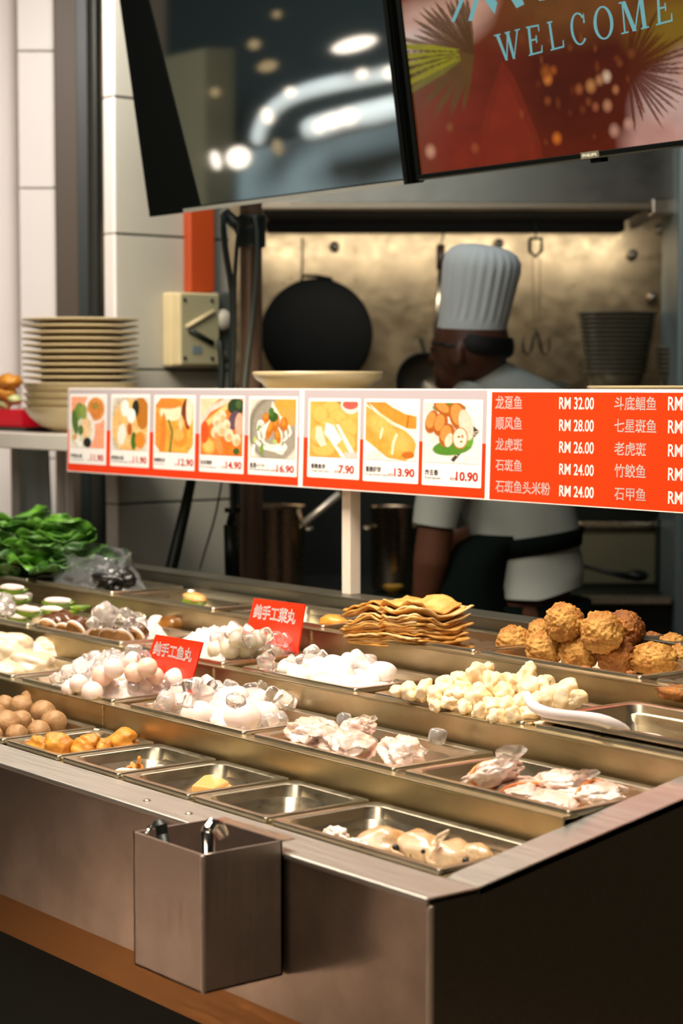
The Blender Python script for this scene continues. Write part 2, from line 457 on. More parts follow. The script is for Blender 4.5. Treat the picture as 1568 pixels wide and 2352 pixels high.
P['ladle'] = pan(-1.943, -1.652, 2, 'upper of two nested steel pans, the white ladle lying in it', 0.055, 0.013, 0.01)
P['green'] = pan(-4.18, -3.84, 3, 'steel pan filled with leafy lettuce')
P['sack'] = pan(-3.80, -3.475, 3, 'steel pan carrying the clear bag of black fungus', 0.04)
P['chilli'] = pan(-3.437, -3.096, 3, 'steel pan with one single stuffed piece left inside')
P['small'] = pan(-3.04, -2.743, 3, 'steel pan behind the red vegetable ball card with one orange piece')
P['skin'] = pan(-2.698, -2.335, 3, 'steel pan with a pile of fried tofu skins')
P['fried'] = pan(-2.325, -1.962, 3, 'steel pan of knobbly golden fried balls', 0.04)
P['last'] = pan(-1.935, -1.652, 3, 'steel pan beside the fried balls with dark brown pieces')

# ------------------------------------------------------------------ cutlery box on the front
bx = empty('cutlery_box', (-1.93, 1.32, 0.697), 'open stainless steel box hooked on the front of the counter', 'box')
x0, x1, y0, y1, zb, zt, th = -2.007, -1.855, 1.26, 1.378, 0.698, 0.866, 0.0025
m = MB().box(x0, x1, y0, y0 + th, zb, zt).box(x0, x1, y1 - th, y1, zb, zt).box(x0, x0 + th, y0, y1, zb, zt).box(x1 - th, x1, y0, y1, zb, zt).box(x0, x1, y0, y1, zb, zb + th)
part(m, 'box_body', steel('box_steel', '#d6c6ba', 0.42, (30, 30, 2), 0.1, 0.25), bx)
part(MB().box(x0, x1, y1 - th, y1 + 0.02, zt - 0.002, zt), 'hook_flange', M_steel, bx, bevel=0.0008)
part(MB().box(x1 - 0.004, x1 + 0.0015, y0 - 0.0015, y0 + 0.004, zb, zt), 'folded_edge', steel('edge_highlight_steel', '#f8eadc', 0.45), bx, bevel=0.002, seg=3)  # bright line on the box edge is a highlight painted in paler steel
def utensil(name, label, p0, p1, rmat, rr, flat, head):
    root = empty(name, p0, label, 'ladle', 'serving ladles in the cutlery box')
    p0, p1 = Vector(p0), Vector(p1)
    part(MB().tube([p0, p0.lerp(p1, .5), p1], rr, 12), 'handle', rmat, root, smooth=True)
    part(head, 'handle_end', flat, root, smooth=True, angle=40)
    return root
M_chrome = mat('chrome', '#e6e2da', 0.12, 1.0)
pa, pb = Vector((-1.962, 1.315, .70)), at(366, 1894, y=1.30)
hd = MB().tube([pb - (pb - pa).normalized() * 0.012, pb, pb + (pb - pa).normalized() * 0.006], [0.0085, 0.0105, 0.006], 14)
u1 = utensil('serving_ladle', 'black rounded handle leaning in the steel cutlery box', Vector((pa.x, pa.y, 0.7006)), pb, M_black, [0.0045, 0.0075, 0.0085], M_black, hd)
hk = MB().tube([at(333, 1922, y=1.275), at(345, 1900, y=1.285), at(352, 1930, y=1.295)], 0.0035, 8)
part(hk, 'hanging_hook', M_chrome, u1, smooth=True)
pa, pb = at(478, 1965, y=1.285), at(477, 1908, y=1.285); pc = at(497, 1893, y=1.30); pd = at(512, 1918, y=1.31)
hd = MB().tube([pb, pb.lerp(pc, .5) + Vector((0, 0, .004)), pc, pd], [0.009, 0.0085, 0.0085, 0.008], 16)
utensil('serving_ladle', 'bent chrome handle standing at the corner of the steel cutlery box', Vector((pa.x - .004, pa.y + .005, 0.7006)), pb, M_chrome, [0.006, 0.008, 0.0085], M_chrome, hd)

# ------------------------------------------------------------------ shelf over the counter
SY = 2.34
shf = empty('serving_shelf', (-3.1, 2.55, 1.27), 'pale steel shelf on posts above the back edge of the counter', 'shelf')
M_shelf = mat('shelf_paint', '#cfcac0', 0.35, nz=0.12, nscale=6)
part(MB().box(-4.92, -1.72, 2.362, 2.74, 1.262, 1.302), 'shelf_board', M_shelf, shf, bevel=0.003)
for px in (795,):
    p = at(px, 1365, z=LEDGE)
    part(MB().box(p.x - 0.0135, p.x + 0.0135, p.y - .001, p.y + 0.026, LEDGE, 1.262), 'post', mat('post_paint', '#e0d2c2', 0.4), shf, bevel=0.0015)
part(MB().box(-1.80, -1.765, 2.365, 2.395, LEDGE, 1.262), 'post', M_shelf, shf, bevel=0.0015)
std = empty('side_stand', (at(80, 1100, y=2.6).x, 2.63, 0), 'white stand with a blue-grey panel under the far end of the shelf', 'stand')
for px, w_ in ((27, .012), (131, .014), (152, .012)):
    p = at(px, 1100, y=2.6)
    part(MB().box(p.x - w_ / 2, p.x + w_ / 2, 2.6, 2.62, 0.0, 1.2615), 'post', M_white, std, bevel=0.0015)
p0, p1 = at(32, 1100, y=2.66), at(122, 1100, y=2.66)
part(MB().hexa([(p0.x, 2.66, .0), (p1.x + .05, 2.66, .0), (p1.x + .05, 2.665, .0), (p0.x, 2.665, .0), (p0.x, 2.66, 1.262), (p1.x - .03, 2.66, 1.262), (p1.x - .03, 2.665, 1.262), (p0.x, 2.665, 1.262)]),
     'side_panel', mat('blue_grey_panel', '#a9b3b6', 0.4), std)

# ------------------------------------------------------------------ menu boards
TILT = math.radians(1.6)
SN = Vector((0, -math.cos(TILT), math.sin(TILT)))     # faces the diner, leaning back at the top
SO = Vector((-3.0, SY, 1.415))
M_red = mat('orange_red_print', '#ee3a08', 0.33, nz=0.08, nscale=5)
M_lilac = mat('lilac_print', '#b9aeb2', 0.4)
M_card = mat('white_print', '#f1ece8', 0.35)
M_ink = mat('black_print', '#141313', 0.5)
M_price = mat('red_print', '#b92a16', 0.45)
M_pic = vcol_mat('photo_print', 0.32)
RX = -TILT
def sl(px, py, root):
    p = atplane(px, py, SO, SN) - root.location
    d = Vector((0, -math.sin(TILT) * -1, 0))
    # board coordinates: x along, z up the board
    return p.x, p.dot(Vector((0, math.sin(TILT), math.cos(TILT))))
def board(px0, px1, label):
    a, b_ = atplane(px0, 893, SO, SN), atplane(px1, 893, SO, SN)
    r = empty('menu_board', ((a.x + b_.x) / 2, SO.y, SO.z), label, 'menu board', 'menu boards along the serving shelf', (RX, 0, 0))
    r.location = Vector((r.location.x, SO.y, SO.z))
    return r
def rect_on(mb, px0, py0, px1, py1, root, y=0.0, rad=0.0):
    (x0, z1), (x1, z0) = sl(px0, py0, root), sl(px1, py1, root)
    if rad:
        pts = [(x, y, z) for x, z, _ in rrect(x0, x1, z0, z1, rad, 0, 4)]
        mb.add(pts, [tuple(range(len(pts)))])
    else: mb.add([(x0, y, z0), (x1, y, z0), (x1, y, z1), (x0, y, z1)], [(0, 1, 2, 3)])
    return x0, z1, x1, z0
def text_on(mb, s, px0, py0, px1, py1, root, y, weight):
    (x0, z1), (x1, z0) = sl(px0, py0, root), sl(px1, py1, root)
    fit_text(mb, s, x0, x1, z0, z1, y, weight)

ZB = sl(155, 1083, empty('probe_point', (0, SO.y, SO.z)))[1]
bpy.data.objects.remove(bpy.data.objects['probe_point'])
def board_base(root, px0, px1, gray0, gray1, split):
    (x0, _), (x1, _) = sl(px0, 893, root), sl(px1, 893, root)
    MB().box(x0, x1, 0, 0.006, ZB, 0).build('panel', M_card, root, bevel=0.0008)
    g0, g1 = sl(gray0, 893, root)[0], sl(gray1, 893, root)[0]
    zs = sl(*split, root)[1]
    MB().add([(g0, -.0004, zs), (g1, -.0004, zs), (g1, -.0004, -.0025), (g0, -.0004, -.0025)], [(0, 1, 2, 3)]).build('lilac_field', M_lilac, root)
    MB().add([(g0, -.0004, ZB + .003), (g1, -.0004, ZB + .003), (g1, -.0004, zs), (g0, -.0004, zs)], [(0, 1, 2, 3)]).build('red_field', M_red, root)

def pics():
    out = []
    N = 84
    p = Pic(N, 110, '#f2a07c').mottle(.06)                                   # dry noodles
    p.ell(.74, .22, .34, .30, '#efe6df'); p.ell(.74, .24, .26, .23, '#d98a3e').ell(.72, .18, .1, .07, '#7f8f3a')
    for i in range(10): p.line([(.58 + i * .035, .12), (.6 + i * .03, .4)], .012, '#b8642a', al=.6)
    p.ell(.30, .66, .42, .42, '#e9e4df'); p.ell(.28, .66, .36, .36, '#cfd0b4')
    p.ell(.45, .62, .14, .22, '#e7c193').ell(.22, .30, .13, .19, '#6f8a3c', 20).ell(.12, .5, .09, .25, '#4d6a2c', -12).ell(.38, .30, .1, .15, '#88984a').ell(.3, .66, .08, .1, '#4f6d33')
    p.ell(.5, .9, .12, .1, '#1d1a16').ell(.2, .84, .08, .07, '#eee8e2').ell(.28, .94, .08, .06, '#f3efe9').ell(.12, .8, .07, .06, '#e3a25c').mottle(.14, 20); out.append(p)
    p = Pic(N, 110, '#cfc6b4'); p.ell(.5, .52, .56, .56, '#b9b2a2').ell(.5, .54, .5, .52, '#e8b46c').mottle(.2, 22)   # noodle soup
    for i in range(26): x, y = p.rng.rand(2); p.line([(x, y * .7 + .3), (x + .18, y * .7 + .3 + .1 * (p.rng.rand() - .5))], .014, '#f3d3a0', al=.55)
    p.ell(.86, .25, .2, .35, '#b5701f').ell(.66, .2, .1, .16, '#1d2414').ell(.36, .2, .12, .16, '#f2ece7').ell(.54, .34, .12, .14, '#f4efe9').ell(.28, .7, .12, .2, '#f0e6da', 10)
    p.ell(.62, .82, .08, .17, '#3d6a1e').ell(.5, .6, .07, .12, '#b0581b').ell(.8, .8, .14, .16, '#d9862a')
    for cx, cy in ((0, 0), (1, 0), (0, 1), (1, 1)): p.poly([(cx, cy), (abs(cx - .12), cy), (cx, abs(cy - .12))], '#ddd6cf')
    out.append(p)
    p = Pic(N, 110, '#f0a03e').mottle(.2, 9)                                 # curry noodles
    p.ell(.42, .26, .3, .16, '#f6dcb8').ell(.3, .1, .4, .1, '#e07f2a').ell(.2, .7, .09, .42, '#dd7d28', 4).ell(.05, .65, .1, .4, '#e98d35').ell(.66, .70, .2, .2, '#ef8a2c').ell(.62, .67, .14, .12, '#f5a751')
    p.ell(.78, .2, .09, .2, '#6b3310', 15).ell(.68, .45, .06, .14, '#f2c08e').ell(.84, .42, .07, .16, '#8d3f14', -10).ell(.9, .2, .09, .3, '#f4d7bc')
    p.line([(.36, .42), (.46, .62), (.4, 1)], .03, '#5c7426')
    for cx, cy in ((0, 0), (1, 0), (0, 1), (1, 1)): p.poly([(cx, cy), (abs(cx - .14), cy), (cx, abs(cy - .14))], '#efe6dd')
    out.append(p.mottle(.12, 24))
    p = Pic(N, 110, '#e2701f').mottle(.2, 10)                                # tom yam
    p.poly([(0, 0), (.45, 0), (.1, .25), (0, .4)], '#efc9a0').line([(0, .42), (.2, .2), (.7, 0)], .05, '#cfc6b6').line([(.0, .55), (.4, .28), (.8, .02)], .05, '#eac078')
    p.ell(.84, .14, .2, .15, '#23381a').ell(.9, .1, .07, .08, '#3f5a2a').ell(.8, .38, .13, .18, '#5a4452', 30).ell(.92, .45, .1, .2, '#d7a58c')
    for x, y, r in ((.38, .4, .1), (.52, .3, .09), (.62, .46, .09), (.5, .54, .12), (.68, .64, .11), (.36, .6, .1), (.86, .72, .1)): p.ell(x, y, r, r * 1.05, '#f6cfae').ell(x + .02, y + .04, r * .6, r * .55, '#f0aa78')
    p.ell(.2, .85, .17, .15, '#e8973c').ell(.2, .85, .12, .1, '#f2b862').ell(.1, .6, .1, .2, '#d84f16').ell(.44, .8, .07, .2, '#e98a4a', -20).ell(.86, .92, .08, .06, '#3d5a1c')
    out.append(p.mottle(.14, 24))
    p = Pic(N, 110, '#d8cfc0'); p.ell(.52, .5, .56, .56, '#7d7565').ell(.56, .52, .5, .52, '#9a9282').ell(.8, .14, .28, .2, '#d8993a').ell(.85, .3, .2, .16, '#d39a48')   # fish noodles
    for i in range(30):
        a, rr = p.rng.rand() * 6.28, .12 + .3 * p.rng.rand(); x, y = .5 + rr * math.cos(a), .6 + rr * math.sin(a) * .8
        p.line([(x, y), (x + .1 * math.cos(a + 1.6), y + .12 * math.sin(a + 1.6)), (x + .2 * math.cos(a + 2), y + .16 * math.sin(a + 2))], .022, '#f2eadc')
    for i in range(9): p.line([(.5 + .02 * i, .05 + .03 * i), (.42 + .05 * i, .4)], .012, '#f1e8d8')
    p.line([(.12, .7), (.3, .82), (.55, .86), (.8, .8)], .03, '#f6efe4').line([(.1, .8), (.08, .95)], .03, '#f6efe4')
    for x, y, a, b_, t in ((.46, .5, .07, .2, 25), (.62, .62, .07, .14, -15), (.36, .32, .08, .09, 0), (.75, .42, .09, .12, 0), (.58, .4, .07, .16, 10)): p.ell(x, y, a, b_, '#bb6a16', t).ell(x - .01, y - .03, a * .5, b_ * .5, '#d98a2c', t)
    p.ell(.52, .3, .1, .09, '#2f5216').ell(.48, .22, .06, .08, '#456b1f').ell(.28, .86, .04, .1, '#6f9438').ell(.12, .7, .04, .05, '#b9c76f').ell(.56, .72, .05, .04, '#a9c066').ell(.2, .5, .03, .05, '#6f9438')
    out.append(p.mottle(.1, 26))
    p = Pic(N, 100, '#eda64a').mottle(.18, 8)                                # fish cakes
    p.ell(.5, .02, .2, .05, '#5f7434').ell(.84, .06, .2, .16, '#e8d9cd').ell(.84, .05, .16, .09, '#c4584a')
    for x, y, a, b_ in ((.45, .14, .2, .16), (.22, .25, .18, .16), (.6, .32, .2, .18), (.4, .45, .2, .16), (.8, .5, .22, .2), (.75, .75, .25, .2), (.3, .82, .3, .22), (.2, .62, .2, .2)): p.ell(x, y, a, b_, '#d98a32', 0, .3).ell(x - .01, y - .02, a * .9, b_ * .88, '#f1b45c', 0, .3)
    p.poly([(.14, .45), (.24, .46), (.36, .78), (.24, .82), (.12, .66)], '#f3dcc0').poly([(.34, .38), (.5, .42), (.68, .68), (.58, .77), (.44, .7), (.31, .58)], '#f7ece2')
    p.poly([(.55, .42), (.6, .4), (1, .98), (.9, 1)], '#efe8e2').poly([(.43, .69), (.48, .68), (.78, 1), (.68, 1)], '#f2ebe5').poly([(.72, .9), (1, .9), (1, 1), (.78, 1)], '#d8c4bb')
    out.append(p.mottle(.08, 26))
    p = Pic(N, 100, '#f0e6dc')                                               # prawn cake
    p.poly([(0, 0), (.38, 0), (.55, .1), (.78, .2), (1, .24), (1, .45), (.72, .46), (.5, .36), (.2, .2), (0, .02)], '#dd8b30')
    p.poly([(.06, .02), (.3, .2), (.55, .34), (.8, .44), (1, .47), (1, .54), (.76, .49), (.5, .4), (.22, .24)], '#f4e8d6')
    p.poly([(0, .06), (.16, .16), (.5, .38), (.78, .48), (.95, .62), (1, .72), (.96, .9), (.8, 1), (.45, .96), (.22, .8), (0, .66)], '#e59a3e').mottle(.16, 9)
    p.ell(.3, .4, .25, .16, '#f0b25c', 30, .8).ell(.7, .68, .22, .16, '#efb05a', 20, .8).ell(.85, .9, .12, .06, '#b8661c').line([(.3, .62), (.34, .46)], .02, '#f6deb8').line([(.54, .88), (.56, .7), (.62, .56)], .025, '#f6deb8').line([(.82, .42), (.84, .24)], .02, '#b26a20')
    out.append(p.mottle(.1, 26))
    p = Pic(N, 104, '#e6e1dc').mottle(.05, 5)                                # five spice rolls
    p.poly([(0, 0), (.26, 0), (0, .3)], '#88a04c').poly([(0, .0), (.6, 0), (1, .45), (.55, 1), (.0, .5)], '#d9d2cb').poly([(.82, .32), (1, .46), (.56, .98), (.5, .95), (.86, .55)], '#3a3328')
    for i in range(10): t_ = i / 10; p.line([(.98 - .4 * t_, .46 + .46 * t_), (.9 - .36 * t_, .48 + .42 * t_)], .01, '#b9ad98')
    p.ell(.52, .74, .36, .13, '#4f8228', -8).ell(.82, .62, .08, .1, '#5f9a30').ell(.45, .08, .3, .09, '#557a2a')
    for x, y, a, b_, t in ((.14, .32, .12, .2, 15), (.3, .36, .13, .2, 15), (.42, .54, .14, .2, 15), (.35, .1, .2, .1, 30), (.62, .22, .16, .26, -20)): p.ell(x, y, a, b_, '#a85a1c', t).ell(x - .02, y - .03, a * .7, b_ * .7, '#d08a44', t)
    p.ell(.76, .36, .12, .26, '#e2c8b4', -15).ell(.46, .62, .07, .12, '#e6cdb4', 20).ell(.66, .58, .14, .18, '#b46a2a').ell(.66, .58, .12, .16, '#ecd9c6').ell(.64, .56, .03, .02, '#9a7a4a').ell(.68, .64, .03, .02, '#7a8a4a').ell(.7, .55, .02, .03, '#b0704a')
    out.append(p.mottle(.1, 26))
    return out
PICS = pics()

b1 = board(156.5, 694.5, 'left menu board with five noodle dishes from 11.90 to 16.90')
b2 = board(694.5, 1124.5, 'middle menu board with three fried snacks from 7.90 to 13.90')
board_base(b1, 156.5, 694.5, 158, 689, (690, 1004))
board_base(b2, 694.5, 1124.5, 699.5, 1119, (1000, 1015))
CARDS = [
 (b1, (161.5, 904.5, 244, 1069), (165, 911, 240, 1030), [('干捞鱼丸面', 162, 1041.4, 189, 1051.4, .016), ('Dry Fishball Noodle', 162, 1053, 194, 1058.6, .0)], ('RM', 202.5, 1054, 208, 1058.6), ('11.90', 209.6, 1043, 238, 1060)),
 (b1, (256, 905, 342.5, 1075), (259.6, 913, 339, 1036), [('清汤鱼丸面', 256, 1045.4, 284.6, 1056, .016), ('Fishball Noodle Soup', 255.4, 1056.8, 293.6, 1064, .0)], ('RM', 298, 1058.6, 305, 1064), ('11.90', 306.8, 1048, 337, 1065.7)),
 (b1, (355, 907, 447, 1082), (358.6, 914, 443.6, 1041.4), [('咖喱叻沙', 355.4, 1050.4, 380, 1061.4, .016), ('Curry Laksa', 355.4, 1063, 377.5, 1068.6, .0)], ('RM', 401.8, 1064, 409, 1070), ('12.90', 410.4, 1053, 444.6, 1072)),
 (b1, (460.7, 908.6, 559.6, 1089), (463, 915, 556.8, 1048), [('东炎海鲜', 460.7, 1055.7, 487.5, 1067.5, .016), ('Tom Yam Seafood', 460.7, 1069, 497, 1075.7, .0)], ('RM', 509.6, 1070.4, 518, 1077), ('14.90', 519.3, 1059, 555.4, 1079)),
 (b1, (573, 910, 682, 1096), (575.7, 916.4, 678, 1055), [('鱼面', 574.6, 1061.4, 589, 1074, .016), ('(汤/干捞)', 590, 1065, 608.6, 1073.6, .0), ('Fish Noodle (Soup/Dry)', 574, 1074.6, 624.6, 1083.6, .0)], ('RM', 626.4, 1077.5, 635.4, 1084.6), ('16.90', 636.4, 1067.5, 675.7, 1087)),
 (b2, (709.5, 914.4, 825, 1102.4), (714, 921.6, 821, 1053), [('香脆鱼饼', 715, 1064, 747.5, 1076.6, .016), ('Crispy Fish Cake', 714.4, 1078, 756, 1086, .0)], ('RM', 769, 1079.5, 779, 1087), ('7.90', 779, 1068, 813.5, 1089)),
 (b2, (837.5, 915.5, 960.5, 1112), (841.6, 923, 955.5, 1060), [('香脆虾饼', 840.7, 1070, 875, 1084.4, .016), ('Crispy Prawn Cake', 840, 1086, 890.4, 1094.7, .0)], ('RM', 892.4, 1086.7, 903.3, 1094.7), ('13.90', 906, 1075, 952, 1096.7)),
 (b2, (973.5, 917, 1105, 1121.7), (976.5, 925, 1100, 1066.6), [('炸五香', 977, 1077.5, 1006.6, 1091.8, .016), ('Fried Spiced', 977, 1093.8, 1011, 1102.4, .0)], ('RM', 1035, 1096, 1047, 1104), ('10.90', 1048, 1083, 1098, 1107)),
]
for (root, cr, pr, txt, rm, price), pc in zip(CARDS, PICS):
    mb = MB(); rect_on(mb, *cr, root, -0.0008, 0.0025)
    card = mb.build('dish_card', M_card, root)
    (x0, z1), (x1, z0) = sl(pr[0], pr[1], root), sl(pr[2], pr[3], root)
    grid_picture('dish_photo', pc.a, (x0, -.0013, z1), (x1 - x0, 0, 0), (0, 0, z0 - z1), M_pic, card)
    mb = MB()
    for s, *bb, wt in txt: text_on(mb, s, *bb, root, -.0013, wt)
    mb.build('dish_name', M_ink, card)
    mb = MB(); text_on(mb, rm[0], *rm[1:], root, -.0013, -.005); text_on(mb, price[0], *price[1:], root, -.0013, .03)
    mb.build('price', M_price, card)

b3 = board(1124.5, 1700, 'orange red price list board of fish prices beside the fried snacks board')
(x0, _), (x1, _) = sl(1124.5, 893, b3), sl(1700, 893, b3)
MB().box(x0, x1, 0, 0.006, ZB, 0).build('panel', M_card, b3, bevel=0.0008)
g0 = sl(1130, 893, b3)[0]; gt = sl(1130, 900.5, b3)[1]
MB().add([(g0, -.0004, ZB + .0025), (x1 - .004, -.0004, ZB + .0025), (x1 - .004, -.0004, gt), (g0, -.0004, gt)], [(0, 1, 2, 3)]).build('red_field', M_red, b3)
LIST = [('龙趸鱼', 1139, 909, 1199, 940, .0), ('顺风鱼', 1139, 957, 1198.5, 987.5, .0), ('龙虎斑', 1139, 1006, 1199, 1036, .0), ('石斑鱼', 1139, 1054, 1198.5, 1083.6, .0), ('石斑鱼头米粉', 1139, 1102, 1263, 1138, .0),
        ('RM 32.00', 1285, 912, 1364, 941, .016), ('RM 28.00', 1285, 963, 1363.6, 992, .016), ('RM 26.00', 1285, 1013, 1363.6, 1043, .016), ('RM 24.00', 1285, 1064, 1363.6, 1094, .016), ('RM 24.00', 1285, 1114, 1363.6, 1145, .03),
        ('斗底鲳鱼', 1412, 911, 1507, 943, .0), ('七星斑鱼', 1412, 962, 1507, 995, .0), ('老虎斑', 1412, 1015, 1483, 1048, .0), ('竹鲛鱼', 1412, 1065, 1482.5, 1099, .0), ('石甲鱼', 1412, 1118, 1482.5, 1152, .0),
        ('RM', 1535, 911, 1567, 943, .016), ('RM', 1535, 965, 1567, 996, .016), ('RM', 1535, 1020, 1567, 1050, .016), ('RM', 1535, 1074, 1567, 1105, .016), ('RM', 1535, 1128, 1567, 1159, .03)]
mb = MB()
for s, *bb, wt in LIST: text_on(mb, s, *bb, b3, -.0009, wt * .45 + .014 * (wt == 0) + .006 * (wt > 0))
mb.build('lettering', mat('white_lettering', '#f3e6df', 0.4), b3)

# ------------------------------------------------------------------ crockery on the shelf
M_plate = mat('olive_cream_ceramic', '#c2af86', 0.28, Coat_Weight=0.4)
STOP = 1.302
def plate_prof(R, h): return [(0.0, 0.004), (R * .52, .004), (R * .56, 0), (R * .62, .001), (R * .70, h * .55), (R * .86, h * .78), (R, h), (R + .001, h + .003), (R - .003, h + .005), (R * .84, h * .78 + .006), (R * .68, h * .55 + .006), (R * .58, .008), (0.0, .008)]
def bowl_prof(R, h): return [(0, .003), (R * .42, .003), (R * .44, 0), (R * .5, 0), (R * .52, .006), (R * .72, h * .3), (R * .9, h * .66), (R, h), (R + .001, h + .002), (R - .003, h + .003), (R * .86, h * .66), (R * .68, h * .32), (R * .45, .012), (0, .010)]
def crock(kind, c, R, h, label, group, m=M_plate, src=None):
    if src: o = src.copy(); C.objects.link(o); o.location = c
    else:
        prof = plate_prof(R, h) if kind == 'plate' else bowl_prof(R, h)
        o = MB().lathe(prof, 48, (0, 0, 0), None, False, False).build(kind, m, None, True, angle=50); o.location = c
    tag(o, label, kind, group); return o
c0 = at(188, 990, y=2.53)
CX_, CY_ = c0.x, 2.53
R = 0.148
bw = crock('bowl', (CX_, CY_, STOP), R, 0.062, 'cream bowl at the very bottom of the tall plate stack', 'bowls under the plate stack')
z = STOP
labs = ['second', 'third', 'fourth']
for i in range(3):
    z += 0.0185; crock('bowl', (CX_ + .001 * i, CY_, z), R, 0.062, 'cream bowl nested %s from the bottom of the tall plate stack' % labs[i], 'bowls under the plate stack', src=bw)
z = z + 0.062 + 0.001 - 0.012
ords = ['lowest', 'second lowest', 'third lowest', 'fourth lowest', 'fifth lowest', 'sixth lowest', 'sixth from the top', 'fifth from the top', 'fourth from the top', 'third from the top', 'second from the top', 'topmost']
pl0 = None
for i in range(11):
    o = crock('plate', (CX_ + random.uniform(-.002, .002), CY_ + random.uniform(-.002, .002), z), R, 0.016, 'cream plate, %s of the plates stacked by the red tray' % ords[i + (1 if i > 5 else 0) if i < 11 else 0], 'plates stacked at the shelf end', src=pl0)
    if not pl0: pl0 = o
    z += 0.0162
# middle stack: a shallow bowl above plates
c1 = at(730, 852, y=2.55); R2 = 0.143
pl1 = None; z = STOP
for i in range(5):
    o = crock('plate', (c1.x, 2.55, z), R2 + .001, 0.016, 'cream plate under the wide bowl above the middle menu board', 'plates below the wide bowl', src=pl1)
    pl1 = pl1 or o; z += 0.0196
z = 1.400
wbp = [(0, .003), (R2 * .70, .003), (R2 * .72, 0), (R2 * .77, 0), (R2 * .79, .006), (R2 * .86, .018), (R2 * .95, .026), (R2 * .99, .034), (R2, .040), (R2 - .003, .043), (R2 - .007, .041), (R2 * .90, .026), (R2 * .74, .010), (0, .008)]
o = MB().lathe(wbp, 56, (0, 0, 0), None, False, False).build('bowl', M_plate, None, True, angle=60); o.location = (c1.x, 2.55, 1.4085)
tag(o, 'wide cream bowl with a thick rim above the middle menu board', 'bowl')
c2 = at(1545, 888, y=2.56)
crock('plate', (c2.x, 2.56, 1.400), 0.150, 0.016, 'single cream plate edge showing above the price list board', None)
crock('bowl', (c2.x, 2.56, STOP), 0.149, 0.095, 'deep cream bowl carrying the plate above the price list', None)

# red tray with fried food under film at the far left of the shelf
a, b_ = at(-60, 962, y=2.47), at(52, 962, y=2.47)
tr = empty('food_tray', (a.x, 2.56, STOP + .012), 'red plastic tray of fried food at the left end of the shelf', 'tray')
m = MB(); x0, x1, y0, y1 = a.x, b_.x, 2.47, 2.66
for q in ((x0, x1, y0, y0 + .004), (x0, x1, y1 - .004, y1), (x0, x0 + .004, y0, y1), (x1 - .004, x1, y0, y1)): m.box(*q, STOP + .013, STOP + .055)
m.box(x0, x1, y0, y1, STOP + .010, STOP + .014)
part(m, 'tray_body', mat('red_plastic', '#d0122a', 0.3), tr, bevel=0.002)
part(MB().box(x0 - .05, x1 + .05, 2.45, 2.70, STOP, STOP + .010), 'black_mat', M_black, tr)
M_fry = mat('golden_batter', '#d8952f', 0.5, col2='#a8631a', nscale=40, bump=0.6, bscale=90)
for i, (px, py, rr, c_) in enumerate(((-4, 885, .026, 0), (22, 877, .028, 0), (16, 905, .026, 0), (-25, 895, .03, 0), (34, 918, .018, 1), (10, 928, .02, 1), (-16, 925, .022, 1))):
    p = at(px, py, y=2.53)
    o = MB().ico(p, rr, 3, .35, 4, (1.2, 1, .8), i).build('fritter' if not c_ else 'cabbage_shred', M_fry if not c_ else mat('pale_cabbage', '#dcd6a4', .5, col2='#8aa24a', nscale=50), None, True, origin=p)
    tag(o, 'golden fritter in the red tray' if not c_ else 'pale green shredded cabbage heap in the red tray', 'fritter' if not c_ else 'cabbage', 'fritters in the red tray' if not c_ else 'cabbage in the red tray')

# ------------------------------------------------------------------ red name cards
def red_card(tl, tr_, br, bl, y0, text, label, tx):
    # an upright plastic plate standing in the food, leaning a little
    P0 = at(*tl, y=y0); P1 = at(*tr_, y=y0 - .004); P2 = at(*br, y=y0 - .012); P3 = at(*bl, y=y0 - .010)
    root = empty('name_card', (P0 + P1 + P2 + P3) / 4, label, 'sign', 'red name cards')
    e1 = P1 - P0; n = e1.cross(P3 - P0).normalized()
    if n.y > 0: n = -n
    part(MB().loops([[P0, P1, P2, P3], [p - n * .003 for p in (P0, P1, P2, P3)]]), 'plate', mat('red_acrylic', '#e8330b', 0.28), root)
    def fn(u, t):
        q = [at(*p, y=y0 - .004) for p in tx]     # corners of the lettering, projected on the plate
        p = (q[3].lerp(q[2], u)).lerp(q[0].lerp(q[1], u), t)
        return p - n * ((p - P0).dot(n)) + n * .0006
    mb = MB(); fit_text(mb, text, 0, 0, 0, 0, 0, .034, fn)
    part(mb, 'lettering', M_card, root)
red_card((583, 1374), (700, 1388), (683, 1500), (560, 1475), 2.072, '纯手工菜丸', 'red card for vegetable balls standing at the back of the ice', [(585, 1388), (683, 1402), (681, 1434), (582, 1419)])
red_card((357, 1457), (465, 1475), (436, 1578), (328, 1545), 1.845, '纯手工鱼丸', 'red card for fish balls standing in the ice of the second row', [(356, 1473), (446, 1491), (444, 1521), (352, 1503)])

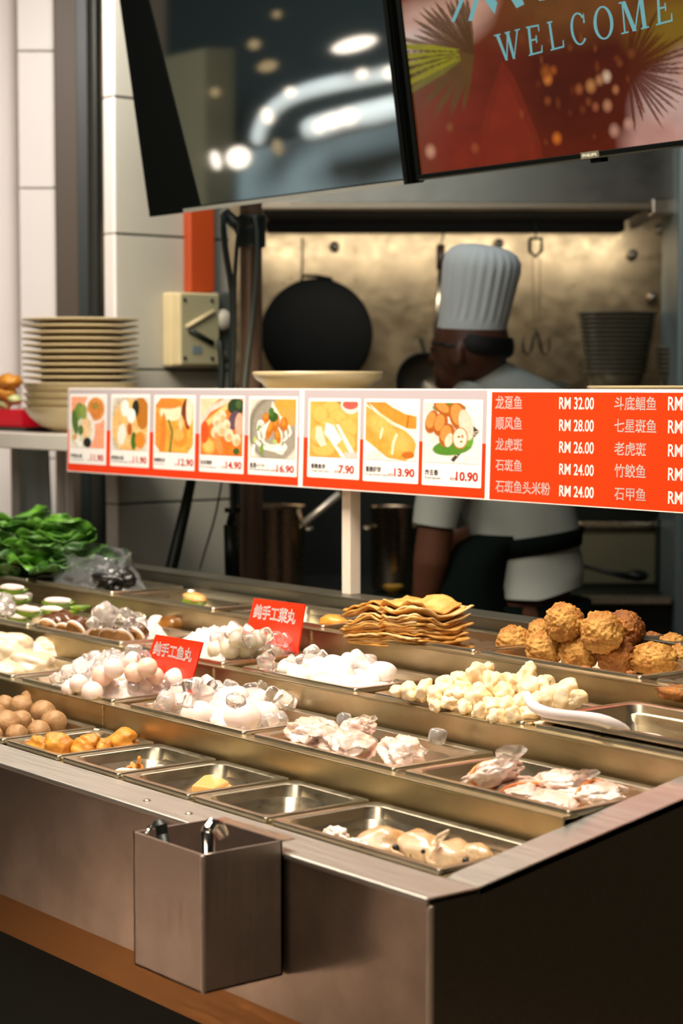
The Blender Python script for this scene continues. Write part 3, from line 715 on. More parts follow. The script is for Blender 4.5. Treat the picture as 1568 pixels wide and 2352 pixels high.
# ------------------------------------------------------------------ screens
TT = math.radians(9); TYB = 2.5
TN = Vector((0, -math.cos(TT), -math.sin(TT))); TU = Vector((0, -math.sin(TT), math.cos(TT)))
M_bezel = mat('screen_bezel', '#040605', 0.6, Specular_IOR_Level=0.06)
M_bezel_glint = mat('bezel_bottom_line', '#dcd6c8', 0.25, 0.9)
TVO = Vector((-3.887, TYB, 1.822)); TW, TH = 0.948, 0.56
def tvp(px, py):                 # pixel to screen coordinates (across, up)
    p = atplane(px, py, TVO, TN) - TVO
    return p.x, p.dot(TU)
def tv(x_off, label, z_off=0.0):
    r = empty('television', TVO + Vector((x_off, 0, z_off)), label, 'television', 'televisions hung above the counter', (TT, 0, 0))
    MB().box(0, TW, 0.004, 0.045, 0, TH).build('casing', M_bezel, r, bevel=0.004)
    m = MB()
    for q in ((0, TW, 0, .012), (0, TW, TH - .012, TH), (0, .012, .012, TH - .012), (TW - .012, TW, .012, TH - .012)): m.box(q[0], q[1], -.003, .004, q[2], q[3])
    m.build('bezel', M_bezel, r, bevel=0.0015)
    MB().box(TW * .42, TW * .58, .045, .09, TH * .2, TH * .8).build('mount_plate', M_dark, r)
    MB().tube([(TW / 2, .08, TH * .6), (TW / 2, .08 + math.sin(TT) * 0, TH + .9)], .02, 12).build('ceiling_pole', M_dark, r, smooth=True)
    return r
t1 = tv(0, 'switched off television with a dark reflective screen')
# off screen: black glass mirroring the hall
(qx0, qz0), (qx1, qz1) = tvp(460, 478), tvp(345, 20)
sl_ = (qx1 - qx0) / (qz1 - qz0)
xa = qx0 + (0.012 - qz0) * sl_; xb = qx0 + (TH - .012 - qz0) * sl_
glass = mat('black_glass', '#050706', 0.035, Specular_IOR_Level=1.0, IOR=2.4)
MB().add([(xa, .002, .012), (TW - .012, .002, .012), (TW - .012, .002, TH - .012), (xb, .002, TH - .012)], [(0, 1, 2, 3)]).build('screen', glass, t1)
MB().hexa([(.012, -.002, .012), (xa, -.0005, .012), (xa, .004, .012), (.012, .004, .012), (.012, -.002, TH - .012), (xb, -.0005, TH - .012), (xb, .004, TH - .012), (.012, .004, TH - .012)]).build('dark_reflection_panel', M_bezel, t1)  # matte black panel standing in for a dark reflection on the glass
MB().box(.15, TW - .008, -.0055, -.002, .0, .009).build('bezel_bottom_line', M_bezel_glint, t1)  # pale strip standing in for the highlight along the bezel bottom
t2 = tv(.975, 'lit television showing palm trees and the word WELCOME', .004)
# lit picture
off = .975
p = Pic(360, 212, '#8a2f16')
def U(px, py):
    a, z_ = tvp(px, py); return ((a - off) - .012) / (TW - .024), 1 - ((z_ - .004) - .012) / (TH - .024)
def L(*pts): return [U(*q) for q in pts]
p.X = p.X; rr = p.rng
def E_(px, py, rx, ry, c, ang=0, soft=.6, al=1.0):
    u, v = U(px, py); k = abs(U(px + 100, py)[0] - u) / 100; k2 = abs(U(px, py + 100)[1] - v) / 100
    return p.ell(u, v, rx * k, ry * k2, c, ang, soft, al)
E_(940, 260, 150, 260, '#6a4424', 0, 1); E_(1120, 330, 190, 210, '#8c2b15', 0, 1); E_(1330, 170, 230, 230, '#561a0d', 0, 1.2); E_(1330, -10, 220, 90, '#7c4a22', 0, 1)
E_(985, 60, 120, 62, '#e2b29c', 0, .7); E_(920, 110, 70, 40, '#f0d0c2', 0, .7); E_(1060, 20, 70, 40, '#d9a48c', 0, .8)
E_(1575, 250, 120, 110, '#e6bcae', 0, .6); E_(1500, 320, 70, 50, '#d9a090', 0, .8); E_(1560, 60, 110, 70, '#8c6a1e', 0, .9); E_(1600, 150, 70, 50, '#dba894', 0, .8)
def blade(cx, cy, a, Ln, hw, c, al=1.0, r0=0.0):
    a = math.radians(a); dx, dy = math.cos(a), -math.sin(a)
    q = [(cx + dx * Ln * t_ + s_ * -dy * hw * k_, cy + dy * Ln * t_ + s_ * dx * hw * k_) for s_ in (1, -1) for t_, k_ in (((r0, .2), (.45, 1), (.8, .8), (1, .05)) if s_ > 0 else ((1, .05), (.8, .8), (.45, 1), (r0, .2)))]
    p.poly(L(*q), c, al)
for i, a in enumerate(range(95, 262, 6)):            # the left palm, lit blades over dark ones
    y = 166 <= a <= 212
    blade(1085, 128, a + rr.uniform(-2, 2), rr.uniform(130, 175) + (40 if y else 0), 6, '#5a3a1a' if a < 166 else '#6b4a22', .85)
for a in (176, 184, 191, 198, 205, 211): blade(1090, 118, a, 215, 7.5, '#a89e1e' if a < 208 else '#7d7428', .9, .18)
for a in (180, 187.5, 194.5, 201.5): blade(1080, 118, a, 220, 2.5, '#3f3412', .8, .1)
p.poly(L((1090, 420), (1112, 250), (1150, 140), (1180, 180), (1240, 330), (1250, 420)), '#95301a', .45)
p.poly(L((1110, 420), (1125, 270), (1150, 170), (1172, 200), (1225, 330), (1235, 420)), '#98321c', .4)
for i, a in enumerate(range(-82, 92, 7)):            # the right palm, dark blades against the pink sky
    blade(1440, 160, a + rr.uniform(-2, 2), rr.uniform(110, 165), 3.6, '#5e2412', .85)
for i in range(26):
    x, y = rr.uniform(1190, 1470), rr.uniform(40, 330); E_(x, y, rr.uniform(3, 7), rr.uniform(5, 11), ['#8f4620', '#a0562a', '#7e3416'][i % 3], 0, 1.6, .6)
for x, y, r_, c in ((1255, 182, 9, '#e8863a'), (1250, 165, 10, '#a8541e'), (1268, 162, 7, '#a8541e'), (1354, 198, 10, '#d08a50'), (1390, 176, 9, '#f0caa8'), (1374, 184, 8, '#c88658'), (1327, 205, 8, '#a85a30'), (1392, 243, 9, '#cf8a62'), (1411, 206, 7, '#b87248'), (1276, 318, 9, '#e07424'), (1255, 232, 7, '#9a4a22'), (986, 348, 10, '#d99a7a'), (1088, 340, 8, '#a8502e'), (1030, 292, 7, '#96562e'), (1408, 300, 10, '#d59a80'), (1440, 285, 9, '#d8a088'), (1365, 246, 7, '#a85a3a')):
    E_(x, y, r_, r_ * 1.3, c, 0, 1.3)
p.mottle(.12, 30)
M_tv = vcol_mat('lit_picture', 0.15, emit=0.62)
scr = grid_picture('screen', p.a, (.012, .002, TH - .012), (TW - .024, 0, 0), (0, 0, -(TH - .024)), M_tv, t2)
# serif capitals built from stems, hairlines and serifs
def serif(ch):
    P_ = []
    def st(x0, y0, x1, y1, w): P_.append([(x0 - w / 2, y0), (x0 + w / 2, y0), (x1 + w / 2, y1), (x1 - w / 2, y1)])
    def hb(x0, x1, y, w): P_.append([(x0, y), (x1, y), (x1, y + w), (x0, y + w)])
    if ch == 'W':
        st(.30, 0, .08, 1, .13); st(.30, 0, .52, 1, .06); st(.72, 0, .5, 1, .13); st(.72, 0, .93, 1, .06); hb(-.05, .22, .95, .05); hb(.40, .62, .95, .05); hb(.82, 1.03, .95, .05)
    if ch in 'EL':
        st(.2, 0, .2, 1, .16); hb(.02, .4, 0, .05); hb(.02, .4, .95, .05); hb(.2, .9, 0, .06); P_.append([(.84, .0), (.94, .0), (.97, .26), (.91, .26)])
        if ch == 'E': hb(.2, .82, .94, .06); hb(.2, .62, .48, .06); P_.append([(.78, 1), (.86, 1), (.86, .76), (.80, .76)]); P_.append([(.58, .38), (.66, .38), (.66, .64), (.58, .64)])
    if ch in 'CO':
        n = 40; a0, a1 = (0, 2 * PI) if ch == 'O' else (math.radians(42), math.radians(318))
        for i in range(n):
            qa, qb = a0 + (a1 - a0) * i / n, a0 + (a1 - a0) * (i + 1) / n
            def pt(a, k): return (.5 + (.5 - k * (.16 if ch == 'O' else .15)) * math.cos(a), .5 + (.53 - k * .055) * math.sin(a))
            P_.append([pt(qa, 0), pt(qb, 0), pt(qb, 1), pt(qa, 1)])
        if ch == 'C': P_.append([(.80, .66), (.90, .66), (.90, 1.0), (.84, .92)])
    if ch == 'M':
        st(.12, 0, .16, 1, .06); st(.5, 0, .2, 1, .15); st(.5, 0, .82, 1, .06); st(.88, 0, .86, 1, .15); hb(-.02, .26, 0, .05); hb(.74, 1.04, 0, .05); hb(.02, .2, .95, .05); hb(.8, 1.0, .95, .05)
    return P_
mb = MB(); M_let = emis('blue_letters', '#6fb4b8', 0.75)
def tvq(px, py):
    a, z_ = tvp(px, py); return (a - off, z_ - .004)
for ch, q in (('W', ((1135, 80), (1190, 66), (1190, 133), (1150, 141))), ('E', ((1205, 62), (1240, 55), (1246, 120), (1212, 129))), ('L', ((1253, 51), (1285, 44), (1296, 108), (1262, 117))), ('C', ((1304, 34), (1342, 28), (1350, 98), (1313, 105))), ('O', ((1358, 20), (1402, 12), (1410, 84), (1364, 93))), ('M', ((1417, 6), (1478, -8), (1486, 64), (1426, 79))), ('E', ((1502, -14), (1535, -22), (1545, 48), (1504, 59)))):
    A, B_, D_, E2 = [tvq(*k) for k in q]
    for poly in serif(ch):
        pts = []
        for u, v in poly:
            x = (E2[0] * (1 - u) + D_[0] * u) * (1 - v) + (A[0] * (1 - u) + B_[0] * u) * v
            z_ = (E2[1] * (1 - u) + D_[1] * u) * (1 - v) + (A[1] * (1 - u) + B_[1] * u) * v
            pts.append((x, .0012, z_))
        mb.add(pts, [tuple(range(len(pts)))])
    mb.build('letter', M_let, t2); mb = MB()
# feet of the brushed characters above
for poly in (((1062, -20), (1072, -20), (1042, 50), (1034, 50)), ((1092, -20), (1104, -20), (1082, 48), (1073, 48)), ((1096, -20), (1118, -20), (1140, 6), (1138, 14), (1134, 32)), ((1160, -20), (1190, -20), (1202, 10), (1184, 19)), ((1228, -20), (1245, -20), (1250, 0), (1236, 2))):
    pts = [(q[0], .0012, q[1]) for q in (tvq(*k) for k in poly)]
    MB().add(pts, [tuple(range(len(pts)))]).build('brush_stroke', M_let, t2)
bx_ = tvq(1357, 347)[0]
bd = MB().box(bx_ - .022, bx_ + .022, -.0055, -.003, .001, .013).build('maker_badge', mat('badge_silver', '#8d8a76', 0.35, 0.6), t2)
mb = MB(); fit_text(mb, 'PHILIPS', bx_ - .017, bx_ + .017, .0045, .0095, -.006, .01); mb.build('badge_lettering', mat('badge_print', '#e8e4d4', .4), bd)
MB().box(bx_ - .005, bx_ + .02, 0.0, .02, -.008, 0).build('sensor_window', M_bezel, t2, bevel=.001)
MB().box(.01, TW - .01, -.0042, -.003, .0, .003).build('bezel_bottom_line', mat('dim_strip', '#5a584c', .3, .8), t2)

# ------------------------------------------------------------------ food in the pans
def rot(rx, ry, rz): return Matrix.Rotation(rz, 3, 'Z') @ Matrix.Rotation(ry, 3, 'Y') @ Matrix.Rotation(rx, 3, 'X')
R_ = random.Random(11)
def pos_word(px, pxs):      # which one of a named pile, by where it sits
    return px
M_ball = mat('fish_ball', '#efdcd2', 0.3, nz=0.03, nscale=30, sub=0.5, Coat_Weight=0.4)
M_ballp = mat('pink_fish_ball', '#eecab4', 0.3, sub=0.5, Coat_Weight=0.4)
M_wball = mat('squid_ball', '#f3ece6', 0.3, sub=0.3, Coat_Weight=0.4, col2='#f2e6de', nscale=25)
M_squid = mat('white_squid', '#dccdb4', 0.35, sub=0.2, Coat_Weight=0.3, col2='#cdb694', nscale=18)
M_brownb = mat('bean_brown', '#b0875a', 0.6, col2='#8d6840', nscale=60, bump=0.35, bscale=160)
M_puff = mat('tofu_puff', '#d99430', 0.5, col2='#b06a18', nscale=26, bump=0.5, bscale=120)
M_tofuw = mat('tofu_inside', '#efdcc2', 0.5)
M_knob = mat('fried_crust', '#cf9c4c', 0.6, col2='#a0661e', nscale=45, bump=1.0, bscale=230)
M_knobd = mat('dark_fried_crust', '#b0702a', 0.6, col2='#6e3a10', nscale=26, bump=1.0, bscale=230)
M_chunk = mat('pale_fried_crust', '#f6e6c6', 0.5, col2='#ecc88c', nscale=30, bump=0.4, bscale=120, sub=0.15)
M_meat = mat('bagged_meat', '#e9d8ce', 0.16, col2='#e2b8a2', nscale=22, Coat_Weight=0.8, bump=0.9, bscale=45)
M_band = mat('orange_rubber', '#ee8a44', 0.4)
M_ice = mat('ice', '#ffffff', 0.04, Transmission_Weight=0.95, IOR=1.12, Coat_Weight=1.0, Coat_Roughness=0.03)
M_ice2 = mat('cloudy_ice', '#f8f3f0', 0.12, Transmission_Weight=0.82, IOR=1.17, Coat_Weight=0.8, Coat_Roughness=0.08)
M_green = mat('pepper_skin', '#6f8a1c', 0.25, col2='#3f5c12', nscale=20, Coat_Weight=0.4)
M_paste = mat('fish_paste', '#f1e0d4', 0.35, sub=0.2, Coat_Weight=0.3)
M_egg = mat('eggplant_skin', '#2a1712', 0.25, col2='#5d3413', nscale=14, Coat_Weight=0.4)
M_eggb = mat('eggplant_flesh', '#a9793a', 0.4, col2='#6d4520', nscale=40)
M_film = mat('clear_film', '#ffffff', 0.08, Transmission_Weight=1.0, IOR=1.12, Specular_IOR_Level=1.0)
M_fung = mat('black_fungus', '#0e0f0e', 0.35)

def blob(name, m, c, r, label, cat, group=None, **kw):
    o = MB().ico((0, 0, 0), r, **kw).build(name, m, None, True); o.location = c
    return tag(o, label, cat, group)

# ---- ice, six cubes to copy from
ice_src = []
def ice_mesh(s):
    mb = MB(); bm = bmesh.new(); bmesh.ops.create_cube(bm, size=1)
    for v in bm.verts: v.co = Vector((v.co.x * R_.uniform(.8, 1.15), v.co.y * R_.uniform(.8, 1.15), v.co.z * R_.uniform(.7, 1.0))) + Vector((R_.uniform(-.12, .12), R_.uniform(-.12, .12), R_.uniform(-.1, .1)))
    bmesh.ops.bevel(bm, geom=bm.edges[:], offset=.27, segments=3, affect='EDGES', profile=.5)
    mb.v = [tuple(v.co) for v in bm.verts]; bm.verts.index_update(); mb.f = [tuple(v.index for v in f.verts) for f in bm.faces]; mb.mi = [0] * len(mb.f); bm.free()
    return mb
def ice(c, s, label, group, k=None, sq=(1, 1, 1)):
    k = R_.randrange(6) if k is None else k
    if len(ice_src) <= k:
        k = len(ice_src); o = ice_mesh(k).build('ice_cube', M_ice if k % 2 else M_ice2, None, True, angle=60); ice_src.append(o)
    else: o = ice_src[k].copy(); C.objects.link(o)
    o.location = c; o.scale = (s * sq[0], s * sq[1], s * sq[2]); o.rotation_euler = (R_.uniform(0, 6), R_.uniform(0, 6), R_.uniform(0, 6))
    return tag(o, label, 'ice cube', group)

def heap(pk, n, s0, s1, top, label, group, x0=.0, x1=1., y0=.0, y1=1.):
    """ice over a mound inside one pan"""
    p = P[pk]
    for i in range(n):
        u, v = R_.uniform(-.95, .95), R_.uniform(-.95, .95)
        cx = p['x0'] + .03 + (p['x1'] - p['x0'] - .06) * (x0 + (x1 - x0) * (u * .5 + .5)); cy = p['y0'] + .03 + (p['y1'] - p['y0'] - .06) * (y0 + (y1 - y0) * (v * .5 + .5))
        h = top * max(0, 1 - .75 * u * u - .75 * v * v) ** .7
        ice((cx, cy, p['z'] - .012 + h + R_.uniform(-.004, .006)), R_.uniform(s0, s1), label, group)

def bed(pk, m, label, top, x0=.0, x1=1., y0=.0, y1=1., amp=.18, dip=.0, name='crushed_ice'):
    """packed crushed ice under the cubes: nobody could count it"""
    p = P[pk]; N = 34; vs = []; fs = []
    X0 = p['x0'] + .022 + (p['x1'] - p['x0'] - .044) * x0; X1 = p['x0'] + .022 + (p['x1'] - p['x0'] - .044) * x1
    Y0 = p['y0'] + .022 + (p['y1'] - p['y0'] - .044) * y0; Y1 = p['y0'] + .022 + (p['y1'] - p['y0'] - .044) * y1
    for j in range(N + 1):
        for i in range(N + 1):
            u, v = i / N * 2 - 1, j / N * 2 - 1; x = X0 + (X1 - X0) * i / N; y = Y0 + (Y1 - Y0) * j / N
            e = max(0, 1 - max(abs(u), abs(v)) ** 4)
            h = (p['floor'] + .001) + (p['z'] - p['floor'] - .012 + top * max(0, 1 - .7 * u * u - .7 * v * v)) * e ** .5
            h += e * .012 * mnoise.noise(Vector((x * 70, y * 70, 3.1))) + e * .006 * mnoise.noise(Vector((x * 190, y * 190, 7)))
            vs.append((x, y, max(h, p['floor'] + .001)))
    fs = [(j * (N + 1) + i, j * (N + 1) + i + 1, (j + 1) * (N + 1) + i + 1, (j + 1) * (N + 1) + i) for j in range(N) for i in range(N)]
    k = len(vs); vs += [(x, y, p['floor'] + .0005) for x, y, _ in vs]
    fs += [tuple(k + a for a in reversed(f)) for f in fs]
    rim_ = [i for i in range(N)]
    def idx(i, j): return j * (N + 1) + i
    for i in range(N):
        for a, b in ((idx(i, 0), idx(i + 1, 0)), (idx(i + 1, N), idx(i, N)), (idx(0, i + 1), idx(0, i)), (idx(N, i), idx(N, i + 1))): fs.append((b, a, k + a, k + b))
    o = MB().add(vs, fs).build(name, m, None, True, origin=(p['cx'], p['cy'], p['floor']))
    return tag(o, label, 'ice', None, 'stuff')
M_bed = mat('packed_ice', '#eee2dc', 0.2, sub=0.3, Coat_Weight=0.6, col2='#dfccc3', nscale=50, bump=0.5, bscale=150)

# ---- row one: brown bean-paste balls
for i, (px, py, r, dz) in enumerate(((23, 1569, 25, .02), (75, 1603, 27, .018), (13, 1617, 22, .012), (49, 1622, 27, .016), (100, 1637, 30, .012), (-12, 1640, 26, .012), (124, 1658, 29, .006), (14, 1663, 33, .008), (47, 1656, 26, .006), (80, 1662, 20, -.006), (39, 1687, 25, -.004), (89, 1680, 27, -.004), (-20, 1690, 26, -.004), (-30, 1600, 26, .02))):
    c = at(px, py, z=Z[0] + dz); d = (c - EYE).dot(DV)
    blob('bean_ball', M_brownb, c, r * d / FPX, 'brown speckled ball in the heap at the left end of the lowest row', 'food ball', 'brown balls in the lowest row', sub=3, amp=.12, freq=2.5, seed=i, sq=(1.05, 1, .95))
# fried tofu puffs
PW = ['leftmost small golden tofu puff', 'big golden tofu puff with a white split', 'golden tofu puff in front with a pale corner', 'darker tofu puff behind the front one', 'flat tofu puff next to the squarish one', 'large squarish tofu puff with a white patch']
for i, (px, py, rx, ry, dz) in enumerate(((90, 1714, 25, 20, -.006), (131, 1714, 33, 25, -.002), (187, 1724, 28, 22, -.008), (205, 1705, 25, 18, 0), (236, 1713, 24, 16, -.006), (282, 1704, 34, 25, -.002))):
    c = at(px, py, z=Z[0] + dz); d = (c - EYE).dot(DV)
    o = blob('tofu_puff', M_puff, c, rx * d / FPX, PW[i] + ' in the lowest row', 'tofu puff', 'golden tofu puffs', sub=4, amp=.34, freq=2.6, seed=i + 3.3, sq=(1.2, .95, ry / rx * 1.2), freq2=5, amp2=.06)
    w_ = MB().ico((-.006, -rx * d / FPX * .62, .001), rx * d / FPX * .34, 2, .3, 4, (1.1, .6, .8), i).build('split', M_tofuw, o, True)
# shredded scraps
def strand(pts, w, m):
    return MB().tube([at(px, py, z=Z[0] - .024 + dz * .8) for px, py, dz in pts], w, 6)
sh = tag(strand([(318, 1735, .03), (322, 1748, .02), (314, 1756, .008), (330, 1762, .004), (318, 1772, 0)], .004, None).build('tofu_shred', M_puff, None, True, sub=1), 'longest curled orange shred standing up in the small pan', 'food scrap', 'scraps in the small pan')
for pts in ([(285, 1768, .0), (300, 1760, .006), (316, 1765, .003), (330, 1758, .006)], [(262, 1774, 0), (282, 1766, .004), (300, 1772, .002), (325, 1770, 0)], [(300, 1750, .012), (312, 1762, .006), (305, 1772, .0)]):
    tag(strand(pts, .0045, None).build('tofu_shred', M_tofuw if pts[0][0] == 262 else M_puff, None, True, sub=1), 'short crinkled shred lying on the floor of the small pan', 'food scrap', 'short scraps in the small pan')
c = at(372, 1765, z=Z[0] - .025); blob('tofu_scrap', M_tofuw, c, .011, 'pale crumb of tofu lying right of the orange shreds', 'food scrap', None, sub=3, amp=.5, freq=4, seed=4, sq=(1.3, 1, .5))
c = at(222, 1676, z=Z[0] + .008); blob('food_crumb', M_tofuw, c, .004, 'pale crumb on the lip between the brown balls and the tofu puffs', 'crumb', None, sub=2, amp=.4, freq=4, sq=(1.8, 1, .5))
# tofu slices
for i, (pts, lb) in enumerate((([(440, 1822), (478, 1789), (526, 1812), (492, 1828)], 'upper flat tofu slice leaning on the other one'), ([(448, 1829), (494, 1799), (538, 1824), (500, 1840)], 'lower flat tofu slice lying on the pan floor'))):
    q = [at(px, py, z=Z[0] - .028 + (.006 if i == 0 else 0)) for px, py in pts]
    tag(MB().prism(q, (0, 0, .012)).build('tofu_slice', mat('tofu_slice', '#d8a660', .45, nz=.1, nscale=30), None, origin=q[0], bevel=.003), lb + ' in the small pan', 'tofu slice')
c = at(624, 1806, z=Z[0] - .012); blob('tofu_scrap', M_tofuw, c, .004, 'tiny crumb near the back corner of the tofu slice pan', 'crumb', None, sub=2, amp=.4, sq=(1.6, 1, .6))
# fish heads
M_fish = mat('fish_skin', '#e6cdb0', 0.25, col2='#c08f54', nscale=16, Coat_Weight=0.5)
M_fishd = mat('fish_dark', '#6b4414', 0.3)
def fish_head(px, py, rx, ry, a, dz, label, seed):
    c = at(px, py, z=Z[0] + dz); d = (c - EYE).dot(DV); r = rx * d / FPX
    root = empty('cut_fish', c, label, 'fish head', 'fish heads in the corner pan')
    q = rot(0.2, 0, a)
    part(MB().ico(c, r, 4, .22, 3, (1, .75, ry / rx), seed, rot=q), 'body', M_fish, root, smooth=True)
    e = c + q @ Vector((r * .62, -r * .52, r * .12))
    part(MB().ico(e, r * .12, 2), 'eye', M_black, root, smooth=True)
    g = [c + q @ Vector((r * .22 * math.cos(t_) + r * .16, -r * .66 * math.cos(t_ * .6), ry / rx * r * .8 * math.sin(t_))) for t_ in np.linspace(-1.2, 1.2, 9)]
    part(MB().ico(c + q @ Vector((r * .12, -r * .52, 0)), r * .3, 3, .2, 3, (.22, .6, .8), seed, rot=q), 'gill_cover', M_fishd, root, smooth=True)
    part(MB().ico(c + q @ Vector((r * .72, -r * .3, -r * .3)), r * .3, 3, .3, 3, (1.1, .6, .4), seed, rot=q), 'mouth', M_fishd, root, smooth=True)
    f = c + q @ Vector((-r * .1, -r * .72, -r * .1)); part(MB().loops([[f + q @ Vector((-r * .5 * u, -r * .1 * u, r * (.05 + .22 * u) * s_)) for s_ in (-1, -.3, .3, 1)] + [f + q @ Vector((-r * .5 * u, -r * .1 * u - .002, r * (.05 + .22 * u) * s_)) for s_ in (1, .3, -.3, -1)] for u in (0, .5, 1)]), 'fin', M_fish, root, smooth=True)
fish_head(880, 1936, 66, 36, .55, -.018, 'tan fish head with a dark eye in the middle of the corner pan', 1)
fish_head(962, 1944, 64, 36, .2, -.018, 'pale round fish head behind the spiked fin of the corner pan', 2)
fish_head(1042, 1966, 66, 36, .5, -.02, 'fish head with dark gill nearest the front corner of the counter', 3)
for i, (px, py, rx, ry, lb) in enumerate(((1095, 1958, 42, 24, 'smooth white fish piece at the right end of the corner pan'), (770, 1921, 36, 20, 'white icy fish piece at the left end of the corner pan'), (815, 1945, 34, 18, 'white fish scrap in front of the tan fish head'))):
    c = at(px, py, z=Z[0] - .012); d = (c - EYE).dot(DV)
    blob('fish_piece', M_paste if i else M_fish, c, rx * d / FPX, lb, 'fish piece', 'fish pieces in the corner pan', sub=4, amp=.25 if not i else .5, freq=3 if not i else 6, seed=i + 9, sq=(1, .7, ry / rx))
p0 = at(1000, 1934, z=Z[0] + .0)
tag(MB().tube([p0, at(1012, 1922, z=Z[0] + .02), at(1030, 1908, z=Z[0] + .03)], [.006, .005, .002], 8).build('fish_fin', M_fish, None, True, origin=p0), 'long pointed orange fin sticking up between two fish heads', 'fish fin')

# ---- row two
SQ = ['peaked white squid at the left frame edge', 'long white squid with a blunt end', 'flat white squid in front with a folded edge', 'thin white squid lying lowest at the front']
for i, (px, py, rx, ry, dz) in enumerate(((22, 1492, 62, 38, .012), (98, 1496, 52, 28, .006), (72, 1524, 62, 26, 0), (20, 1540, 46, 20, -.01))):
    c = at(px, py, z=Z[1] + dz); d = (c - EYE).dot(DV)
    blob('squid', M_squid, c, rx * d / FPX, SQ[i] + ' in the second row', 'squid', 'white squid pieces', sub=4, amp=.5, freq=2.2, seed=i + 1.7, sq=(1, .7, ry / rx), rot=rot(0, .16, .55), freq2=4, amp2=.08)
bed('fball', M_bed, 'packed crushed ice under the fish balls by the red fish ball card', .06)
FB = ((287, 1569, 26, .018, 1), (402, 1561, 27, .018, 0), (212, 1590, 26, .012, 0), (236, 1552, 26, .035, 1), (262, 1535, 24, .05, 0), (308, 1545, 24, .04, 1), (338, 1533, 24, .05, 1), (180, 1570, 22, .02, 0), (330, 1578, 22, .012, 0), (355, 1553, 22, .03, 1), (258, 1590, 20, .004, 0), (160, 1582, 20, .01, 0), (305, 1518, 22, .055, 0))
for i, (px, py, r, dz, pk) in enumerate(FB):
    c = at(px, py, z=Z[1] + dz); d = (c - EYE).dot(DV); c = c + (c - EYE).normalized() * .012
    blob('fish_ball', M_ballp if pk else M_ball, c, r * d / FPX, ('pinkish' if pk else 'pale') + ' fish ball half buried in ice in front of the fish ball card', 'fish ball', ('pinkish' if pk else 'pale') + ' fish balls by the fish ball card', sub=3, amp=.06, freq=3, seed=i)
heap('fball', 34, .017, .027, .055, 'clear ice lump among the fish balls by the fish ball card', 'ice among the fish balls')
for px, py, s, dz in ((305, 1502, .032, .06), (270, 1520, .028, .05), (185, 1530, .03, .04), (330, 1512, .022, .06), (160, 1545, .026, .03), (128, 1560, .024, .015), (143, 1556, .024, .02), (375, 1572, .024, .01), (345, 1590, .03, .0), (430, 1572, .026, .01)):
    ice(at(px, py, z=Z[1] + dz), s, 'clear ice lump among the fish balls by the fish ball card', 'ice among the fish balls')
bed('bigball', M_bed, 'packed crushed ice under the large fish balls in the second row', .045, 0, .8, 0, .95)
for i, (px, py, r, dz) in enumerate(((408, 1607, 32, .02), (455, 1642, 38, .006), (556, 1648, 44, .006), (515, 1612, 38, .022), (608, 1640, 34, .004), (585, 1608, 34, .018), (470, 1600, 30, .03), (505, 1660, 28, -.004), (425, 1630, 28, .004), (545, 1600, 28, .03), (640, 1622, 26, .004))):
    c = at(px, py, z=Z[1] + dz); d = (c - EYE).dot(DV); c = c + (c - EYE).normalized() * .010
    blob('fish_ball', M_ball, c, r * d / FPX, 'large pale fish ball under ice in the pan with the bare back corner', 'fish ball', 'large fish balls', sub=3, amp=.08, freq=2.4, seed=i + 30, sq=(1.15, 1, .9))
for px, py, s, dz in ((380, 1610, .03, .02), (372, 1625, .026, .008), (440, 1580, .03, .045), (475, 1572, .03, .05), (500, 1582, .026, .04), (530, 1580, .026, .035), (575, 1590, .03, .03), (628, 1596, .028, .03), (650, 1602, .026, .022), (662, 1612, .026, .014), (620, 1655, .026, .0), (645, 1655, .024, -.006), (600, 1665, .022, -.006), (560, 1672, .02, -.008), (470, 1668, .02, -.006), (410, 1585, .026, .035), (455, 1572, .024, .05), (600, 1580, .024, .03), (540, 1610, .026, .045), (430, 1608, .024, .04)):
    ice(at(px, py, z=Z[1] + dz), s, 'clear ice lump on the large pale fish balls', 'ice on the large fish balls')
c = at(1003, 1690, z=Z[1] + .016); ice(c, .026, 'single ice lump resting on the step behind the bagged meat', None)
c = at(790, 1652, z=Z[1] + .012); ice(c, .022, 'single ice lump on the lip corner behind the first meat bag', None)

# plastic bags of pink meat
def bag(px, py, rx, ry, rz, dz, label, seed, band=None, row=1, sqy=.7, tail=True, group='bagged meat', amp=.45):
    c = at(px, py, z=Z[row] + dz); d = (c - EYE).dot(DV); r = rx * d / FPX
    root = empty('meat_bag', c, label, 'bag', group)
    q = rot(0, rz[1], rz[0])
    part(MB().ico(c, r, 5, amp, 2.6, (1, sqy, ry / rx), seed, ridged=True, rot=q, freq2=6, amp2=.10), 'wrapped_meat', M_meat, root, smooth=True)
    if tail:
        t0 = c + q @ Vector((r * .75, 0, r * .1)); mb = MB(); n = 10; rings = []
        for j in range(4):
            w_ = r * (.18 + .12 * j); cc = t0 + q @ Vector((r * .14 * j, 0, r * .10 * j))
            rings.append([cc + q @ Vector((r * .05 * math.sin(k * 1.9 + j), w_ * math.cos(2 * PI * k / n), w_ * .28 * math.sin(2 * PI * k / n) + r * .06 * math.sin(3 * k + seed))) for k in range(n)])
        part(mb.loops(rings, False, False), 'bag_end', mat('bag_film', '#fbf6f2', .12, Transmission_Weight=.7, IOR=1.06, Coat_Weight=1.0), root, smooth=True)
    if band is not None:
        k = band; ring = []
        for j in range(25):
            t_ = 2 * PI * j / 24; dirn = Vector((k, math.cos(t_), math.sin(t_)))
            sx = math.sqrt(max(.1, 1 - k * k)) * 1.03
            ring.append(c + q @ Vector((r * (k + .05 * math.cos(t_)), r * sqy * sx * math.cos(t_), r * ry / rx * sx * math.sin(t_))))
        part(MB().tube(ring, .0024, 8), 'rubber_band', M_band, root, smooth=True)
    return root
